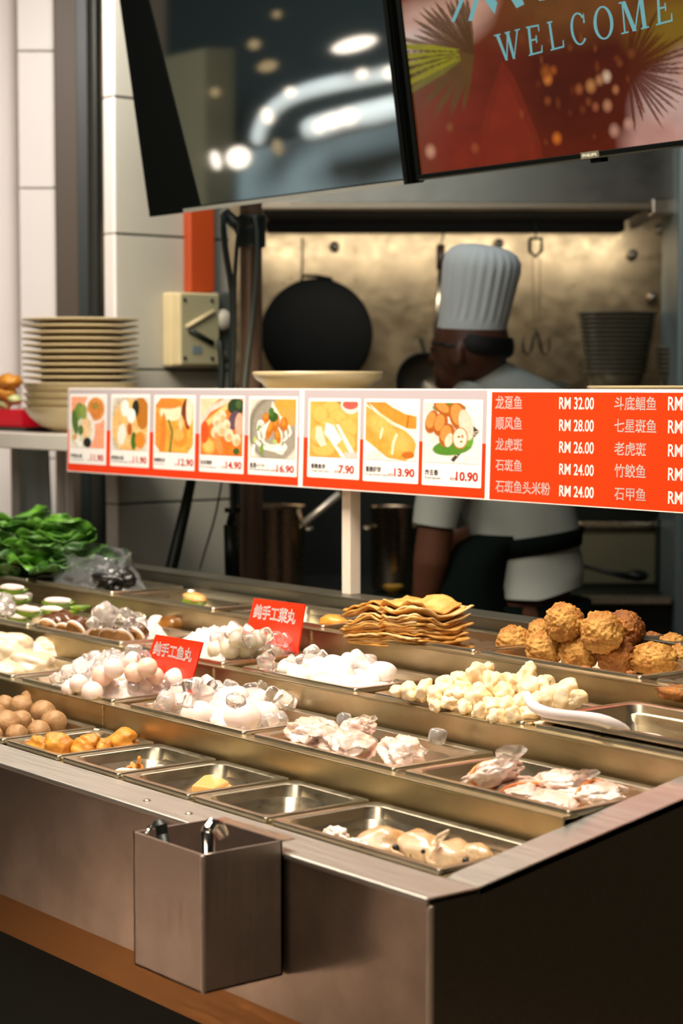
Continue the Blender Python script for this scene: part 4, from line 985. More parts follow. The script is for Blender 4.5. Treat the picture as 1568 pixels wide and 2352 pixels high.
bag(722, 1690, 86, 33, (-.5, .05), .004, 'long bag of pink meat at the back left of its pan', 1.3)
bag(800, 1712, 84, 34, (-.6, .1), .0, 'bag of pink meat in the middle with a raised clear end', 2.6)
bag(822, 1672, 50, 22, (-.3, -.2), .014, 'small bag of pink meat standing behind the others with a pointed tip', 5.1)
bag(922, 1731, 70, 34, (-.4, .1), -.002, 'bag of pale meat at the right end of the bagged meat pan', 7.4)
bag(1128, 1783, 84, 32, (-.1, -.45), .006, 'wrapped parcel with a rubber band, tilted up against the back of the pan', 3.9, .1, tail=True, group='parcels with rubber bands', amp=.25)
bag(1205, 1815, 90, 24, (-.55, .0), -.008, 'wrapped parcel with a rubber band lying lowest at the front', 4.4, .35, tail=False, group='parcels with rubber bands', amp=.25)
bag(1292, 1797, 76, 26, (-.15, -.05), .004, 'wrapped parcel at the back with an open clear end', 6.2, None, group='parcels with rubber bands', amp=.3)
bag(1355, 1822, 92, 27, (.25, -.05), -.004, 'wrapped parcel with a rubber band at the right end of its pan', 8.8, .05, tail=False, group='parcels with rubber bands', amp=.25)
bag(1270, 1842, 76, 22, (-.4, .05), -.012, 'short wrapped parcel in front of the parcel at the right end', 9.6, None, tail=False, group='parcels with rubber bands', amp=.25)

# ---- row three: stuffed green peppers
def pepper(px, py, L_, a, dz, label, fill=True, fz=1.0):
    c = at(px, py, z=Z[2] + dz + .006); d = (c - EYE).dot(DV); h = L_ * 1.12 * d / FPX; a = a + .95
    root = empty('stuffed_pepper', c, label, 'stuffed pepper', 'stuffed green peppers')
    q = rot(.35, 0, a); n = 14; rings = []
    for j in range(11):
        t_ = j / 10; w_ = h * .36 * max(.12, math.sin(PI * (.06 + .88 * t_))) ** .7
        cc = Vector((-h + 2 * h * t_, 0, -.12 * h * math.sin(PI * t_)))
        rings.append([c + q @ (cc + Vector((0, w_ * math.cos(2 * PI * k / n), w_ * .8 * math.sin(2 * PI * k / n)))) for k in range(n)])
    part(MB().loops(rings), 'skin', M_green, root, smooth=True)
    if fill: part(MB().ico(c + q @ Vector((0, -h * .05, h * .16 * fz)), h * .84, 4, .1, 4, (1, .28, .22), px, rot=q), 'filling', M_paste, root, smooth=True)
PP = ((30, 1354, 36, -.5, .045, 'stuffed green pepper lying highest on the heap'), (4, 1372, 30, -.4, .03, 'stuffed green pepper cut by the frame edge'), (40, 1376, 34, -.5, .025, 'stuffed green pepper tucked under the highest one'), (67, 1404, 36, -.5, .004, 'stuffed green pepper with a long white filling in the middle'), (120, 1402, 30, -.4, .006, 'stuffed green pepper beside the eggplant slices'), (134, 1384, 36, -.3, .02, 'stuffed green pepper with the broadest white filling'), (44, 1420, 30, -.5, -.012, 'stuffed green pepper lowest at the front lip'), (10, 1400, 30, -.5, .01, 'stuffed green pepper under the ice lump'))
for px, py, L_, a, dz, lb in PP: pepper(px, py, L_, a, dz, lb)
pepper(185, 1394, 24, .5, .012, 'plain green pepper end turned to the front', False)
pepper(168, 1404, 20, .9, .004, 'short green pepper end behind the first eggplant slice', False)
for px, py, s, dz in ((14, 1388, .034, .03), (6, 1402, .03, .02), (22, 1400, .026, .02), (62, 1372, .022, .03), (12, 1376, .026, .04), (30, 1412, .022, 0)):
    ice(at(px, py, z=Z[2] + dz), s, 'cloudy ice lump among the stuffed peppers', 'ice among the peppers')
# stuffed eggplant slices
def wedge(px, py, r_, a, dz, label, t=.55, q2=.5):
    c = at(px, py - 3, z=Z[2] + dz + .010); d = (c - EYE).dot(DV); r = r_ * 1.15 * d / FPX; a = a - .45
    root = empty('stuffed_eggplant', c, label, 'stuffed eggplant', 'stuffed eggplant slices')
    q = rot(q2, 0, a)
    def disc(k0, k1, s): # half moon, standing
        mb = MB(); a_, b_ = [], []
        for j in range(17):
            t_ = PI * j / 16; x, z = r * s * math.cos(t_), r * s * math.sin(t_) * .95 - r * .35
            a_.append(c + q @ Vector((x, k0, z))); b_.append(c + q @ Vector((x, k1, z)))
        mb.loops([a_, b_]); return mb
    part(disc(-r * t, -r * .18, .98), 'filling', M_paste, root, smooth=False, bevel=.0025, seg=3)
    part(disc(-r * .2, r * t, 1.0), 'skin', M_egg, root, bevel=.002)
    part(disc(-r * t - .0035, -r * t + .0005, .86), 'cut_face', M_eggb, root, bevel=.0015)
    return root
EG = ((112, 1432, 24, .9, .0, 'first stuffed eggplant slice at the left end of its pan'), (128, 1426, 24, .8, .004, 'stuffed eggplant slice leaning on the first one'), (146, 1422, 24, .8, .006, 'stuffed eggplant slice with a brown back next to the pepper ends'), (150, 1441, 22, .9, -.006, 'stuffed eggplant slice lowest of the left cluster'), (178, 1438, 27, .6, .0, 'stuffed eggplant slice with a wide white face before the ice'),
      (232, 1452, 28, 1.0, -.004, 'stuffed eggplant slice at the left of the front fan'), (256, 1455, 28, .95, -.004, 'stuffed eggplant slice second in the front fan'), (284, 1457, 27, .9, -.004, 'stuffed eggplant slice third in the front fan'), (306, 1452, 30, .9, -.001, 'stuffed eggplant slice with a broad brown back in the front fan'))
for px, py, r_, a, dz, lb in EG: wedge(px, py, r_, a, dz, lb, .4)
c = at(382, 1439, z=Z[2] + .002); d = (c - EYE).dot(DV)
bigw = empty('stuffed_eggplant', c, 'largest stuffed eggplant, brown and speckled, at the right end of its pan', 'stuffed eggplant', 'stuffed eggplant slices')
part(MB().ico(c + Vector((.006, .004, 0)), 40 * d / FPX, 4, .14, 3, (1.0, .7, .66), 5, rot=rot(0, -.15, .2)), 'skin', mat('fried_eggplant', '#8a5a20', .3, col2='#4a2a10', nscale=30, Coat_Weight=.4), bigw, smooth=True)
part(MB().ico(c + Vector((-.022, -.012, .002)), 40 * d / FPX, 4, .1, 3, (.46, .66, .62), 6, rot=rot(0, .35, .5)), 'filling', M_paste, bigw, smooth=True)
bed('egg', M_bed, 'packed crushed ice between the stuffed eggplant slices', .03, .40, .82, .45, 1)
for px, py, s, dz in ((238, 1404, .034, .05), (226, 1414, .030, .036), (258, 1408, .030, .045), (285, 1412, .026, .04), (300, 1418, .028, .03), (318, 1422, .026, .025), (250, 1423, .028, .034), (215, 1430, .026, .026), (275, 1428, .024, .032), (325, 1430, .022, .026), (203, 1442, .024, .004), (340, 1436, .020, .014), (300, 1430, .022, .03)):
    ice(at(px, py, z=Z[2] + dz), s, 'cloudy ice lump heaped between the stuffed eggplant slices', 'ice on the eggplant')
# vegetable balls
bed('veg', M_bed, 'packed crushed ice under the vegetable balls by the red vegetable card', .05, .12, 1, 0, .95)
M_vball = mat('vegetable_ball', '#ecdccf', 0.32, sub=.25, Coat_Weight=.4, col2='#c9c7a0', nscale=70)
for i, (px, py, r, dz) in enumerate(((500, 1492, 24, .014), (530, 1488, 26, .022), (565, 1484, 27, .024), (600, 1488, 26, .018), (548, 1508, 24, .0), (585, 1508, 22, .0), (515, 1506, 20, .0), (470, 1494, 20, .006), (625, 1500, 22, .008), (545, 1468, 22, .04), (590, 1468, 22, .04))):
    c = at(px, py, z=Z[2] + dz); d = (c - EYE).dot(DV)
    blob('vegetable_ball', M_vball, c, r * d / FPX, 'pale vegetable ball with green flecks under ice by the vegetable ball card', 'vegetable ball', 'vegetable balls under ice', sub=3, amp=.08, freq=3, seed=i + 50)
for px, py, s, dz in ((536, 1452, .032, .055), (570, 1455, .026, .05), (500, 1470, .028, .03), (520, 1468, .026, .035), (605, 1462, .028, .045), (632, 1468, .028, .035), (655, 1470, .024, .03), (620, 1480, .026, .025), (650, 1488, .024, .012), (480, 1484, .026, .015), (575, 1472, .026, .04), (640, 1500, .022, .004), (610, 1505, .022, .0), (490, 1505, .022, -.002), (665, 1496, .02, .006), (560, 1498, .024, .012), (595, 1478, .024, .03)):
    ice(at(px, py, z=Z[2] + dz), s, 'clear ice lump on the vegetable balls in front of the vegetable ball card', 'ice on the vegetable balls')
# bright white squid balls
bed('white', M_wball, 'packed white ice and paste under the squid balls', .022, .05, .93, 0, .95)
for i, (px, py, r, dz) in enumerate(((878, 1545, 32, .008), (830, 1532, 34, .014), (690, 1552, 32, .0), (735, 1545, 34, .008), (780, 1550, 34, .006), (720, 1525, 28, .02), (765, 1528, 30, .018), (665, 1535, 28, .008), (745, 1568, 26, -.006), (800, 1572, 26, -.006), (845, 1568, 28, -.006), (700, 1575, 22, -.01), (805, 1520, 26, .024))):
    c = at(px, py, z=Z[2] + dz); d = (c - EYE).dot(DV)
    blob('squid_ball', M_wball, c, r * d / FPX, 'bright white squid ball in the pan behind the large fish balls', 'squid ball', 'bright white squid balls', sub=3, amp=.12, freq=2.6, seed=i + 70, sq=(1.1, 1, .85))
for px, py, s, dz in ((606, 1520, .026, .02), (618, 1532, .024, .008), (616, 1510, .022, .03), (720, 1505, .03, .035), (820, 1512, .026, .035), (848, 1518, .026, .025), (640, 1548, .022, -.002), (668, 1520, .02, .02), (740, 1510, .02, .03), (690, 1516, .018, .026), (865, 1532, .02, .014)):
    ice(at(px, py, z=Z[2] + dz), s, 'clear ice lump on the bright white squid balls', 'ice on the squid balls')
# pale fried chunks
CH = ((940, 1590, 26), (975, 1585, 24), (1000, 1600, 26), (1035, 1612, 26), (1070, 1625, 24), (1105, 1635, 22), (1140, 1648, 24), (1180, 1650, 26), (1215, 1640, 24), (1025, 1580, 28), (1060, 1590, 28), (1098, 1600, 28), (1130, 1618, 26), (1165, 1625, 26), (1200, 1612, 26), (1060, 1562, 24), (1095, 1558, 32), (1130, 1568, 32), (1170, 1572, 28), (1205, 1560, 30), (1218, 1588, 32), (1250, 1575, 28), (1265, 1600, 30), (1300, 1598, 32), (1325, 1605, 22), (910, 1588, 16), (1235, 1615, 26), (1160, 1595, 26), (1118, 1540, 22), (1215, 1545, 20), (1040, 1598, 22), (1000, 1622, 18))
for i, (px, py, r) in enumerate(CH):
    t_ = (py - (1600 + (px - 950) * .14)) / 60.0
    dz = .012 - .02 * t_ if t_ > 0 else .014 - .03 * t_
    c = at(px, py, z=Z[2] + dz); d = (c - EYE).dot(DV)
    blob('fried_chunk', M_chunk, c, r * d / FPX, 'pale yellow fried chunk in the heap beside the white ladle', 'fried chunk', 'pale yellow fried chunks', sub=4, amp=.5, freq=2.4, seed=i + 100, sq=(R_.uniform(.9, 1.2), R_.uniform(.8, 1), R_.uniform(.7, 1)), rot=rot(i, i * 2.1, i * .7), freq2=4.5, amp2=.09)
# white ladle across the nested pans
M_ladle = mat('white_plastic', '#ece4e2', 0.28)
lp = [at(1209, 1590, z=.992), at(1213, 1610, z=.986), at(1232, 1631, z=.978), at(1275, 1642, z=.972), at(1330, 1645, z=.969), at(1378, 1651, z=.966), at(1412, 1666, z=.957), at(1445, 1684, z=.938)]
ld = empty('serving_ladle', lp[4], 'white plastic ladle with a curved handle lying across the nested pans', 'ladle')
part(MB().tube(lp, [.0065, .0075, .0085, .008, .0075, .0085, .0095, .009], 12), 'handle', M_ladle, ld, smooth=True, sub=1)
bc = lp[-1] + Vector((.03, .0, -.012))
part(MB().lathe([(0, -.014), (.016, -.012), (.028, -.004), (.034, .006), (.032, .006), (.026, -.002), (.014, -.009), (0, -.011)], 28, bc, (.15, -.1, 1), False, False), 'bowl', mat('ladle_bowl', '#e8d2c4', 0.3), ld, smooth=True)
for i, (px, py) in enumerate(((1248, 1664), (1335, 1662))):
    c = at(px, py, z=Z[2] - .01 + .012 * (i == 0)); blob('fried_chunk', M_chunk, c, .010, ['small yellow crumb between the two nested pans', 'small pale crumb inside the ladle pan'][i], 'crumb', None, sub=3, amp=.5, freq=3, seed=i + 160, sq=(1.5, 1, .5))

# ---- row four
# lettuce: each head a bunch of crinkled leaves
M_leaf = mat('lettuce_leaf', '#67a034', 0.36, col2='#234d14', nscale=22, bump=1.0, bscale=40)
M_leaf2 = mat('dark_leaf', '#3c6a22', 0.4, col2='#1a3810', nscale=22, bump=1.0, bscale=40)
def lettuce(px, py, y, s, label, seed, n=16, m=M_leaf, cup=(0, 0)):
    rr = random.Random(seed); c = at(px, py, y=y) - Vector((0, 0, .035)); root = MB()
    for i in range(n):
        az = rr.uniform(0, 2 * PI); el = rr.uniform(.35, 1.45); L_ = s * rr.uniform(.9, 1.35); w_ = L_ * rr.uniform(.45, .7)
        q = Matrix.Rotation(az, 3, 'Z') @ Matrix.Rotation(-el, 3, 'Y'); N, K = 8, 8; vs = []
        for j in range(N + 1):
            for k in range(K + 1):
                u, v = j / N, k / K * 2 - 1
                ww = w_ * (math.sin(PI * min(1, .12 + u * .8)) ** .6)
                x = L_ * u; yy = ww * v; z = -.32 * L_ * u * u + .55 * ww * v * v + .16 * L_ * mnoise.noise(Vector((u * 5 + i * 3.7, v * 4, seed))) + .10 * L_ * abs(v) * math.sin(u * 17 + i * 2 + v)
                vs.append(c + q @ Vector((x, yy, z)))
        fs = [(j * (K + 1) + k, j * (K + 1) + k + 1, (j + 1) * (K + 1) + k + 1, (j + 1) * (K + 1) + k) for j in range(N) for k in range(K)]
        k0 = len(vs); root.add(vs, fs)
    o = root.build('lettuce', m, None, True, origin=c, sub=1)
    sd = o.modifiers.new('leaf', 'SOLIDIFY'); sd.thickness = .0012
    return tag(o, label, 'lettuce', 'lettuce in the back row')
lettuce(52, 1232, 2.24, .088, 'lettuce head with the highest leaf tip in the back row', 1)
lettuce(150, 1245, 2.26, .085, 'dark lettuce head beside the steel column', 2, 18)
lettuce(10, 1262, 2.20, .085, 'lettuce head cut by the left frame edge', 3)
lettuce(95, 1278, 2.19, .08, 'lettuce head at the front edge of the lettuce pan', 4, 18)
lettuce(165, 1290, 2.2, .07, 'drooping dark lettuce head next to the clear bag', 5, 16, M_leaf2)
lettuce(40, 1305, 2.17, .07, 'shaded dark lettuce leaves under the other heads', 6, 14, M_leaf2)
# clear bag with black fungus
c = at(225, 1325, y=2.22)
bgr = empty('plastic_bag', Vector((c.x, c.y, P['sack']['floor'])), 'crumpled clear plastic bag of black fungus beside the lettuce', 'bag')
for i, (px, py, rx) in enumerate(((265, 1332, 52), (190, 1330, 46), (225, 1318, 40))):
    q = at(px, py, y=2.20 + .02 * i); d = (q - EYE).dot(DV)
    part(MB().ico(q, rx * d / FPX, 4, .5, 4, (1, .8, .5), i + 2, freq2=7, amp2=.15), 'black_fungus', M_fung, bgr, smooth=True)
mb = MB(); N = 40; rings = []
for j in range(15):
    t_ = j / 14; ring = []
    for k in range(N):
        a = 2 * PI * k / N
        rad = (.142 * (1 - .25 * t_), .08 * (1 - .3 * t_)); rp = 1 + .22 * mnoise.noise(Vector((math.cos(a) * 2.4, math.sin(a) * 2.4, t_ * 2.2))) + .10 * (1 - 2 * abs(mnoise.noise(Vector((math.cos(a) * 6, math.sin(a) * 6, t_ * 4 + 9)))))
        ring.append(Vector((c.x + .0 + rad[0] * rp * math.cos(a), 2.215 + rad[1] * rp * math.sin(a), .95 + .105 * t_ * (1 + .35 * mnoise.noise(Vector((math.cos(a) * 2, math.sin(a) * 2, 5)))))))
    rings.append(ring)
mb.loops(rings, True, False)
M_bagf = mat('crumpled_film', '#eef4f6', 0.10, Transmission_Weight=0.9, IOR=1.12, Coat_Weight=1.0, Coat_Roughness=0.06, bump=1.0, bscale=38)
o = part(mb, 'film', M_bagf, bgr, smooth=True, sub=1)
t0 = at(285, 1288, y=2.22)
part(MB().tube([at(275, 1300, y=2.22), t0, at(300, 1272, y=2.22)], [.012, .004, .003], 10), 'knot', M_bagf, bgr, smooth=True)
# one stuffed piece left
c = at(446, 1373, z=Z[3] + .002); d = (c - EYE).dot(DV)
rt = empty('stuffed_pepper', c, 'last stuffed pepper piece alone in its pan', 'stuffed pepper')
part(MB().ico(c + Vector((0, 0, -.008)), 42 * d / FPX, 4, .1, 3, (1, .55, .28), 3, rot=rot(0, .05, -.1)), 'skin', M_green, rt, smooth=True)
part(MB().ico(c, 41 * d / FPX, 4, .14, 4, (1, .52, .3), 4, rot=rot(0, .05, -.1)), 'filling', mat('seared_paste', '#e2b878', 0.4, col2='#c07a2a', nscale=28), rt, smooth=True)
c = at(766, 1429, z=Z[3] + .0); d = (c - EYE).dot(DV)
blob('fried_piece', mat('orange_fried', '#e0983c', 0.4, col2='#c97a24', nscale=22), c, 42 * d / FPX, 'smooth orange fried piece alone in the pan behind the red vegetable card', 'fried piece', None, sub=4, amp=.14, freq=3, seed=3, sq=(1, .6, .42))
# fried tofu skins, wavy sheets one on another
M_skin = mat('tofu_skin', '#d9ac5e', 0.45, col2='#b97c2a', nscale=24, bump=.4, bscale=70)
M_skin2 = mat('pale_tofu_skin', '#e6c592', 0.45, col2='#cd9a50', nscale=24, bump=.4, bscale=70)
cs = at(935, 1442, z=Z[3] + .02)
NS = 20
for i in range(NS):
    t_ = i / (NS - 1); z = Z[3] - .012 + .066 * t_; N = 22; vs = []
    ax, ay = .093 + .006 * t_ + R_.uniform(-.006, .006), .056 + R_.uniform(-.005, .005)
    ox, oy = -.012 + R_.uniform(-.01, .01) + (-.014 * t_), R_.uniform(-.006, .006)
    for j in range(N + 1):
        for k in range(N + 1):
            u, v = j / N * 2 - 1, k / N * 2 - 1
            e = 1 + .10 * mnoise.noise(Vector((u * 2.2 + i * 5.1, v * 2.2, i * 1.3)))
            x, y = cs.x + ox + ax * u * e * (1 + .1 * v), cs.y + .012 + oy + ay * v * e * (1 - .15 * u)
            zz = z + .010 * mnoise.noise(Vector((x * 16, y * 16, i * .06))) * (.3 + t_) + .004 * mnoise.noise(Vector((x * 60, y * 60, i * .5))) * (.3 + t_) + .014 * t_ * abs(v) ** 2 * (1 if u > 0 else .2) - .03 * t_ * max(0, -u - .45)
            vs.append((x, y, zz))
    fs = [(j * (N + 1) + k, j * (N + 1) + k + 1, (j + 1) * (N + 1) + k + 1, (j + 1) * (N + 1) + k) for j in range(N) for k in range(N)]
    o = MB().add(vs, fs).build('tofu_skin', M_skin2 if (i % 3 == 0 and i) else M_skin, None, True, origin=(cs.x, cs.y, z))
    sd = o.modifiers.new('sheet', 'SOLIDIFY'); sd.thickness = .0032
    tag(o, 'topmost wavy fried tofu skin on the pile' if i == NS - 1 else ('lowest fried tofu skin at the bottom of the pile' if i == 0 else 'wavy fried tofu skin inside the tall pile'), 'tofu skin', 'fried tofu skins in the pile')
# knobbly golden balls
KB = ((1246, 1460, 36, .02, 0, 'golden fried ball peeking out behind the topmost one'), (1435, 1446, 42, .04, 1, 'fried ball behind the second highest ball'), (1498, 1478, 26, .012, 1, 'small fried ball behind the pale oval one'), (1545, 1492, 36, .01, 0, 'pale fried ball at the back near the frame edge'), (1180, 1477, 39, .004, 0, 'leftmost golden fried ball with cracked crust'), (1250, 1492, 41, .006, 0, 'pale fried ball beside the leftmost one'), (1328, 1501, 42, .004, 0, 'round golden fried ball under the topmost one'), (1417, 1511, 42, .002, 1, 'dark brown fried ball with a burnt patch'), (1500, 1514, 50, .002, 0, 'oval pale fried ball near the pan corner'), (1562, 1515, 34, .0, 0, 'fried ball cut by the right frame edge'), (1296, 1430, 44, .055, 0, 'topmost golden fried ball of the heap'), (1382, 1453, 47, .045, 0, 'large golden fried ball, second highest of the heap'))
for i, (px, py, r, dz, dk, lb) in enumerate(KB):
    c = at(px, py, z=Z[3] + dz); d = (c - EYE).dot(DV)
    blob('fried_ball', M_knobd if dk else M_knob, c, r * d / FPX, lb, 'fried ball', 'knobbly golden fried balls', sub=5, amp=.12, freq=4, seed=i + 200, sq=(1.25, 1.05, .76) if i == 8 else (1.06, 1.03, 1.03), freq2=6.5, amp2=.13)
for i, (px, py) in enumerate(((1450, 1545), (1345, 1533), (1555, 1592))):
    c = at(px, py, z=Z[3] + .004) if i < 2 else at(px, py, z=Z[3] - .01); blob('fried_crumb', M_knobd, c, .006 if i < 2 else .022, ['orange crumb below the oval fried ball', 'small crumb on the front lip of the fried ball pan', 'dark brown piece in the pan beside the fried balls'][i], 'crumb' if i < 2 else 'fried piece', None, sub=3, amp=.4, freq=4, seed=i, sq=(1.6, 1, .6))

# ------------------------------------------------------------------ kitchen behind
def K(px, py, d): return at(px, py, d=d)
DW = 6.4
M_hood_shade = mat('hood_shade_black', '#060705', .8, Specular_IOR_Level=.1)  # near black: the shade under the hood is put into the colour
hood = empty('range_hood', vk(.3, 5.6, 1.9), 'wide stainless range hood over the kitchen wall', 'range hood')
M_hood = steel('hood_steel', '#716f66', 0.4, (4, 2, 4), 0.1)
l0, l1 = lat(575, 5.6), lat(1548, 5.6)
part(MB().hexa([vk(l0, 5.6, 1.945), vk(l1, 5.6, 1.945), vk(l1, 5.62, 1.945), vk(l0, 5.62, 1.945), vk(l0, 5.72, 3.0), vk(l1, 5.72, 3.0), vk(l1, 5.74, 3.0), vk(l0, 5.74, 3.0)]), 'front_panel', M_hood, hood)
part(MB().kbox(l0, l1, 5.585, 5.625, 1.93, 1.952), 'front_lip', steel('lip_steel', '#b9ad98', 0.35), hood, bevel=.004)
part(MB().kbox(l0 + .03, l1 - .06, 5.66, 6.36, 1.95, 1.96), 'filter_bank', M_hood_shade, hood)
part(MB().kbox(l0 + .02, l1 - .05, 6.28, 6.385, 1.925, 1.955), 'grease_gutter', M_hood_shade, hood, bevel=.004)
part(MB().kbox(l1 - .075, l1, 5.58, 5.66, 1.915, 1.962), 'end_cap', steel('cap_steel', '#c8c0b2', .3), hood, bevel=.006)
part(MB().kbox(l0, l0 + .02, 5.62, 6.39, 1.94, 3.0), 'side_panel', M_hood, hood); part(MB().kbox(l1 - .02, l1, 5.62, 6.39, 1.94, 3.0), 'side_panel', M_hood, hood)
tag(MB().kbox(lat(1553, 5.5), lat(1640, 5.5), 5.5, 5.8, 0, 3.3).build('steel_column', mat('blue_grey_steel', '#7f8f90', 0.4, 0.2), None, origin=vk(lat(1600, 5.5), 5.5, 0), bevel=.01), 'smooth blue-grey column at the right end of the range hood', 'column')
# fixings on the wall
M_bolt = mat('wall_bolt', '#dcd6cc', 0.2, 0.8)
for px, py in ((1514, 527), (1452, 584), (1496, 682), (768, 566), (1145, 560)):
    p = K(px, py, 6.37)
    tag(MB().lathe([(0, 0), (.016, 0), (.017, .006), (.010, .016), (.011, .026), (0, .03)], 16, p, -DH, False, False).build('wall_hook', M_bolt, None, True, origin=p),
        {1514: 'bright wall peg, highest of the three beside the bowl stack', 1452: 'bright wall peg above the tall bowl stack, middle one of three', 1496: 'bright wall peg directly at the top of the tall bowl stack', 768: 'dark wall peg above the black wok', 1145: 'wall peg just above the toque'}[px], 'wall hook', 'pegs on the steel wall')
# wok lid / black wok
wc_ = K(727, 768, 6.3); wr = 128 / FPX * 6.3
wok = empty('wok', wc_, 'big black round wok hanging on the steel wall', 'wok')
M_iron = mat('black_iron', '#090c0a', 0.75, Specular_IOR_Level=0.2)
part(MB().lathe([(0, .042), (wr * .35, .040), (wr * .7, .030), (wr * .95, .006), (wr, 0), (wr - .004, -.004), (wr * .68, .024), (0, .036)], 56, wc_, -DH, False, False), 'pan_body', M_iron, wok, smooth=True)
part(MB().tube([K(692, 648, 6.3), K(694, 634, 6.3), K(725, 634, 6.29), K(760, 640, 6.3), K(763, 656, 6.3)], .006, 8), 'loop_handle', M_iron, wok, smooth=True)
part(MB().tube([K(694, 546, 6.34), K(694, 600, 6.33), K(693, 636, 6.3)], .003, 8), 'hanging_rod', M_iron, wok, smooth=True)
# spatula hanging beside the toque
sp = empty('spatula', K(1010, 600, 6.2), 'long thin spatula hanging left of the toque', 'spatula')
part(MB().tube([K(1013, 505, 6.3), K(1018, 540, 6.25), K(1012, 562, 6.2)], .003, 6), 'hook', M_dark, sp, smooth=True)
part(MB().tube([K(1012, 562, 6.2), K(1010, 620, 6.2)], [.014, .012], 12), 'grip', mat('dark_wood', '#2a1c10', .5), sp, smooth=True)
part(MB().tube([K(1010, 620, 6.2), K(1004, 720, 6.2), K(1001, 790, 6.2)], [.007, .008, .012], 10), 'shaft', M_steel, sp, smooth=True)
# wire strainer
sn = empty('strainer', K(965, 870, 5.9), 'round wire strainer hanging behind the face of the cook', 'strainer')
c = K(975, 875, 5.9); rr_ = 62 / FPX * 5.9
ring = [c + RV * rr_ * math.cos(2 * PI * k / 32) + Vector((0, 0, rr_ * math.sin(2 * PI * k / 32))) for k in range(33)]
part(MB().tube(ring, .006, 8), 'rim', M_iron, sn, smooth=True)
part(MB().lathe([(rr_, 0), (rr_ * .7, .03), (0, .045)], 32, c, DH, False, False), 'mesh_basket', mat('wire_mesh', '#6d6556', .4, .8), sn, smooth=True)
part(MB().tube([c + Vector((0, 0, rr_)), c + Vector((0, 0, rr_ + .05)) + DH * .3], .006, 8), 'handle', M_iron, sn, smooth=True)
# double hook on a chain
hk = empty('double_hook', K(1230, 780, 6.2), 'double S-hook hanging on a thin chain right of the toque', 'hook')
part(MB().tube([K(1229, 500, 6.3), K(1230, 548, 6.22)], .003, 6), 'wire', M_dark, hk)
part(MB().tube([K(1216, 548, 6.22), K(1216, 578, 6.22), K(1230, 590, 6.22), K(1243, 576, 6.22), K(1243, 548, 6.22), K(1216, 548, 6.22)], .006, 8), 'shackle', M_iron, hk, smooth=True)
M_dim = mat('dim_chain', '#8a7c60', .4, .8)
part(MB().tube([K(1222, 590, 6.21), K(1225, 745, 6.2)], .0025, 6), 'chain', M_dim, hk); part(MB().tube([K(1240, 590, 6.21), K(1238, 745, 6.2)], .0025, 6), 'chain', M_dim, hk)
for s in (-1, 1):
    pts = [K(1231, 752, 6.2), K(1231 + s * 8, 785, 6.2), K(1231 + s * 12, 808, 6.2), K(1231 + s * 20, 817, 6.2), K(1231 + s * 29, 808, 6.2), K(1231 + s * 32, 790, 6.2), K(1231 + s * 28, 770, 6.2)]
    part(MB().tube(pts, [.005, .006, .006, .006, .006, .005, .003], 8), 'hook_arm', mat('hook_iron', '#3b3226', .35, .7), hk, smooth=True, sub=1)
# bowls on the far shelf
M_kb = mat('grey_bowl', '#55503f', 0.4)
fs = tag(MB().kbox(lat(1285, 5.9), 1.25, 5.7, 6.05, 1.375, 1.405).build('wall_shelf', M_steel, None, origin=vk(1.0, 5.8, 1.375)), 'steel shelf under the grey bowl stacks by the kitchen wall', 'shelf')
b0 = None
for i in range(14):
    c = K(1412 + .3 * i, 890, 5.85); rad = .121
    if b0 is None:
        b0 = MB().lathe([(0, .003), (rad * .5, .003), (rad * .52, 0), (rad * .6, 0), (rad * .8, .022), (rad * .90, .048), (rad * .91, .054), (rad * .985, .056), (rad, .060), (rad * .985, .063), (rad * .9, .060), (rad * .76, .024), (0, .010)], 36, (0, 0, 0), None, False, False).build('bowl', M_kb, None, True, angle=50); o = b0
    else: o = b0.copy(); C.objects.link(o)
    o.location = (c.x, c.y, 1.405 + .0135 * i); k_ = .8 + .2 * i / 13; o.scale = (k_, k_, 1)
    tag(o, 'dark grey bowl in the tall tapering stack right of the hook' if 0 < i < 13 else ('topmost dark grey bowl of the tall stack right of the hook' if i else 'bottom dark grey bowl of the tall stack right of the hook'), 'bowl', 'grey bowls in the tall stack')
for i in range(6):
    c = K(1580, 890, 5.7); o = b0.copy(); C.objects.link(o); o.location = (c.x, c.y, 1.405 + .0135 * i)
    tag(o, 'dark grey bowl in the short stack at the right frame edge', 'bowl', 'grey bowls in the short stack')

# stove and pots
stv = empty('stove', vk(.3, 5.9, 0), 'dark steel cooking range along the kitchen wall', 'stove')
M_stove = mat('blackened_steel', '#1c221d', 0.45, 0.3)
part(MB().kbox(-.9, 1.55, 5.55, 6.36, 0, .80), 'range_body', M_stove, stv)
part(MB().kbox(-.9, 1.55, 6.26, 6.385, .80, 1.25), 'splash_back', M_stove, stv)
part(MB().kbox(lat(1010, 5.52), lat(1545, 5.52), 5.50, 5.56, .792, .812), 'front_rail', steel('rail_steel', '#c9c3b6', .3), stv, bevel=.004)
part(MB().kbox(lat(1325, 5.9), lat(1518, 5.9), 5.88, 5.90, .815, .985), 'wind_guard', mat('guard_enamel', '#8f8767', .4), stv)
part(MB().kbox(lat(1325, 5.9), lat(1518, 5.9), 5.86, 5.91, .985, 1.003), 'guard_edge', M_steel, stv, bevel=.004)
part(MB().kbox(lat(1508, 5.8), lat(1540, 5.8), 5.76, 5.82, .81, 1.02), 'guard_post', M_black, stv, bevel=.004)
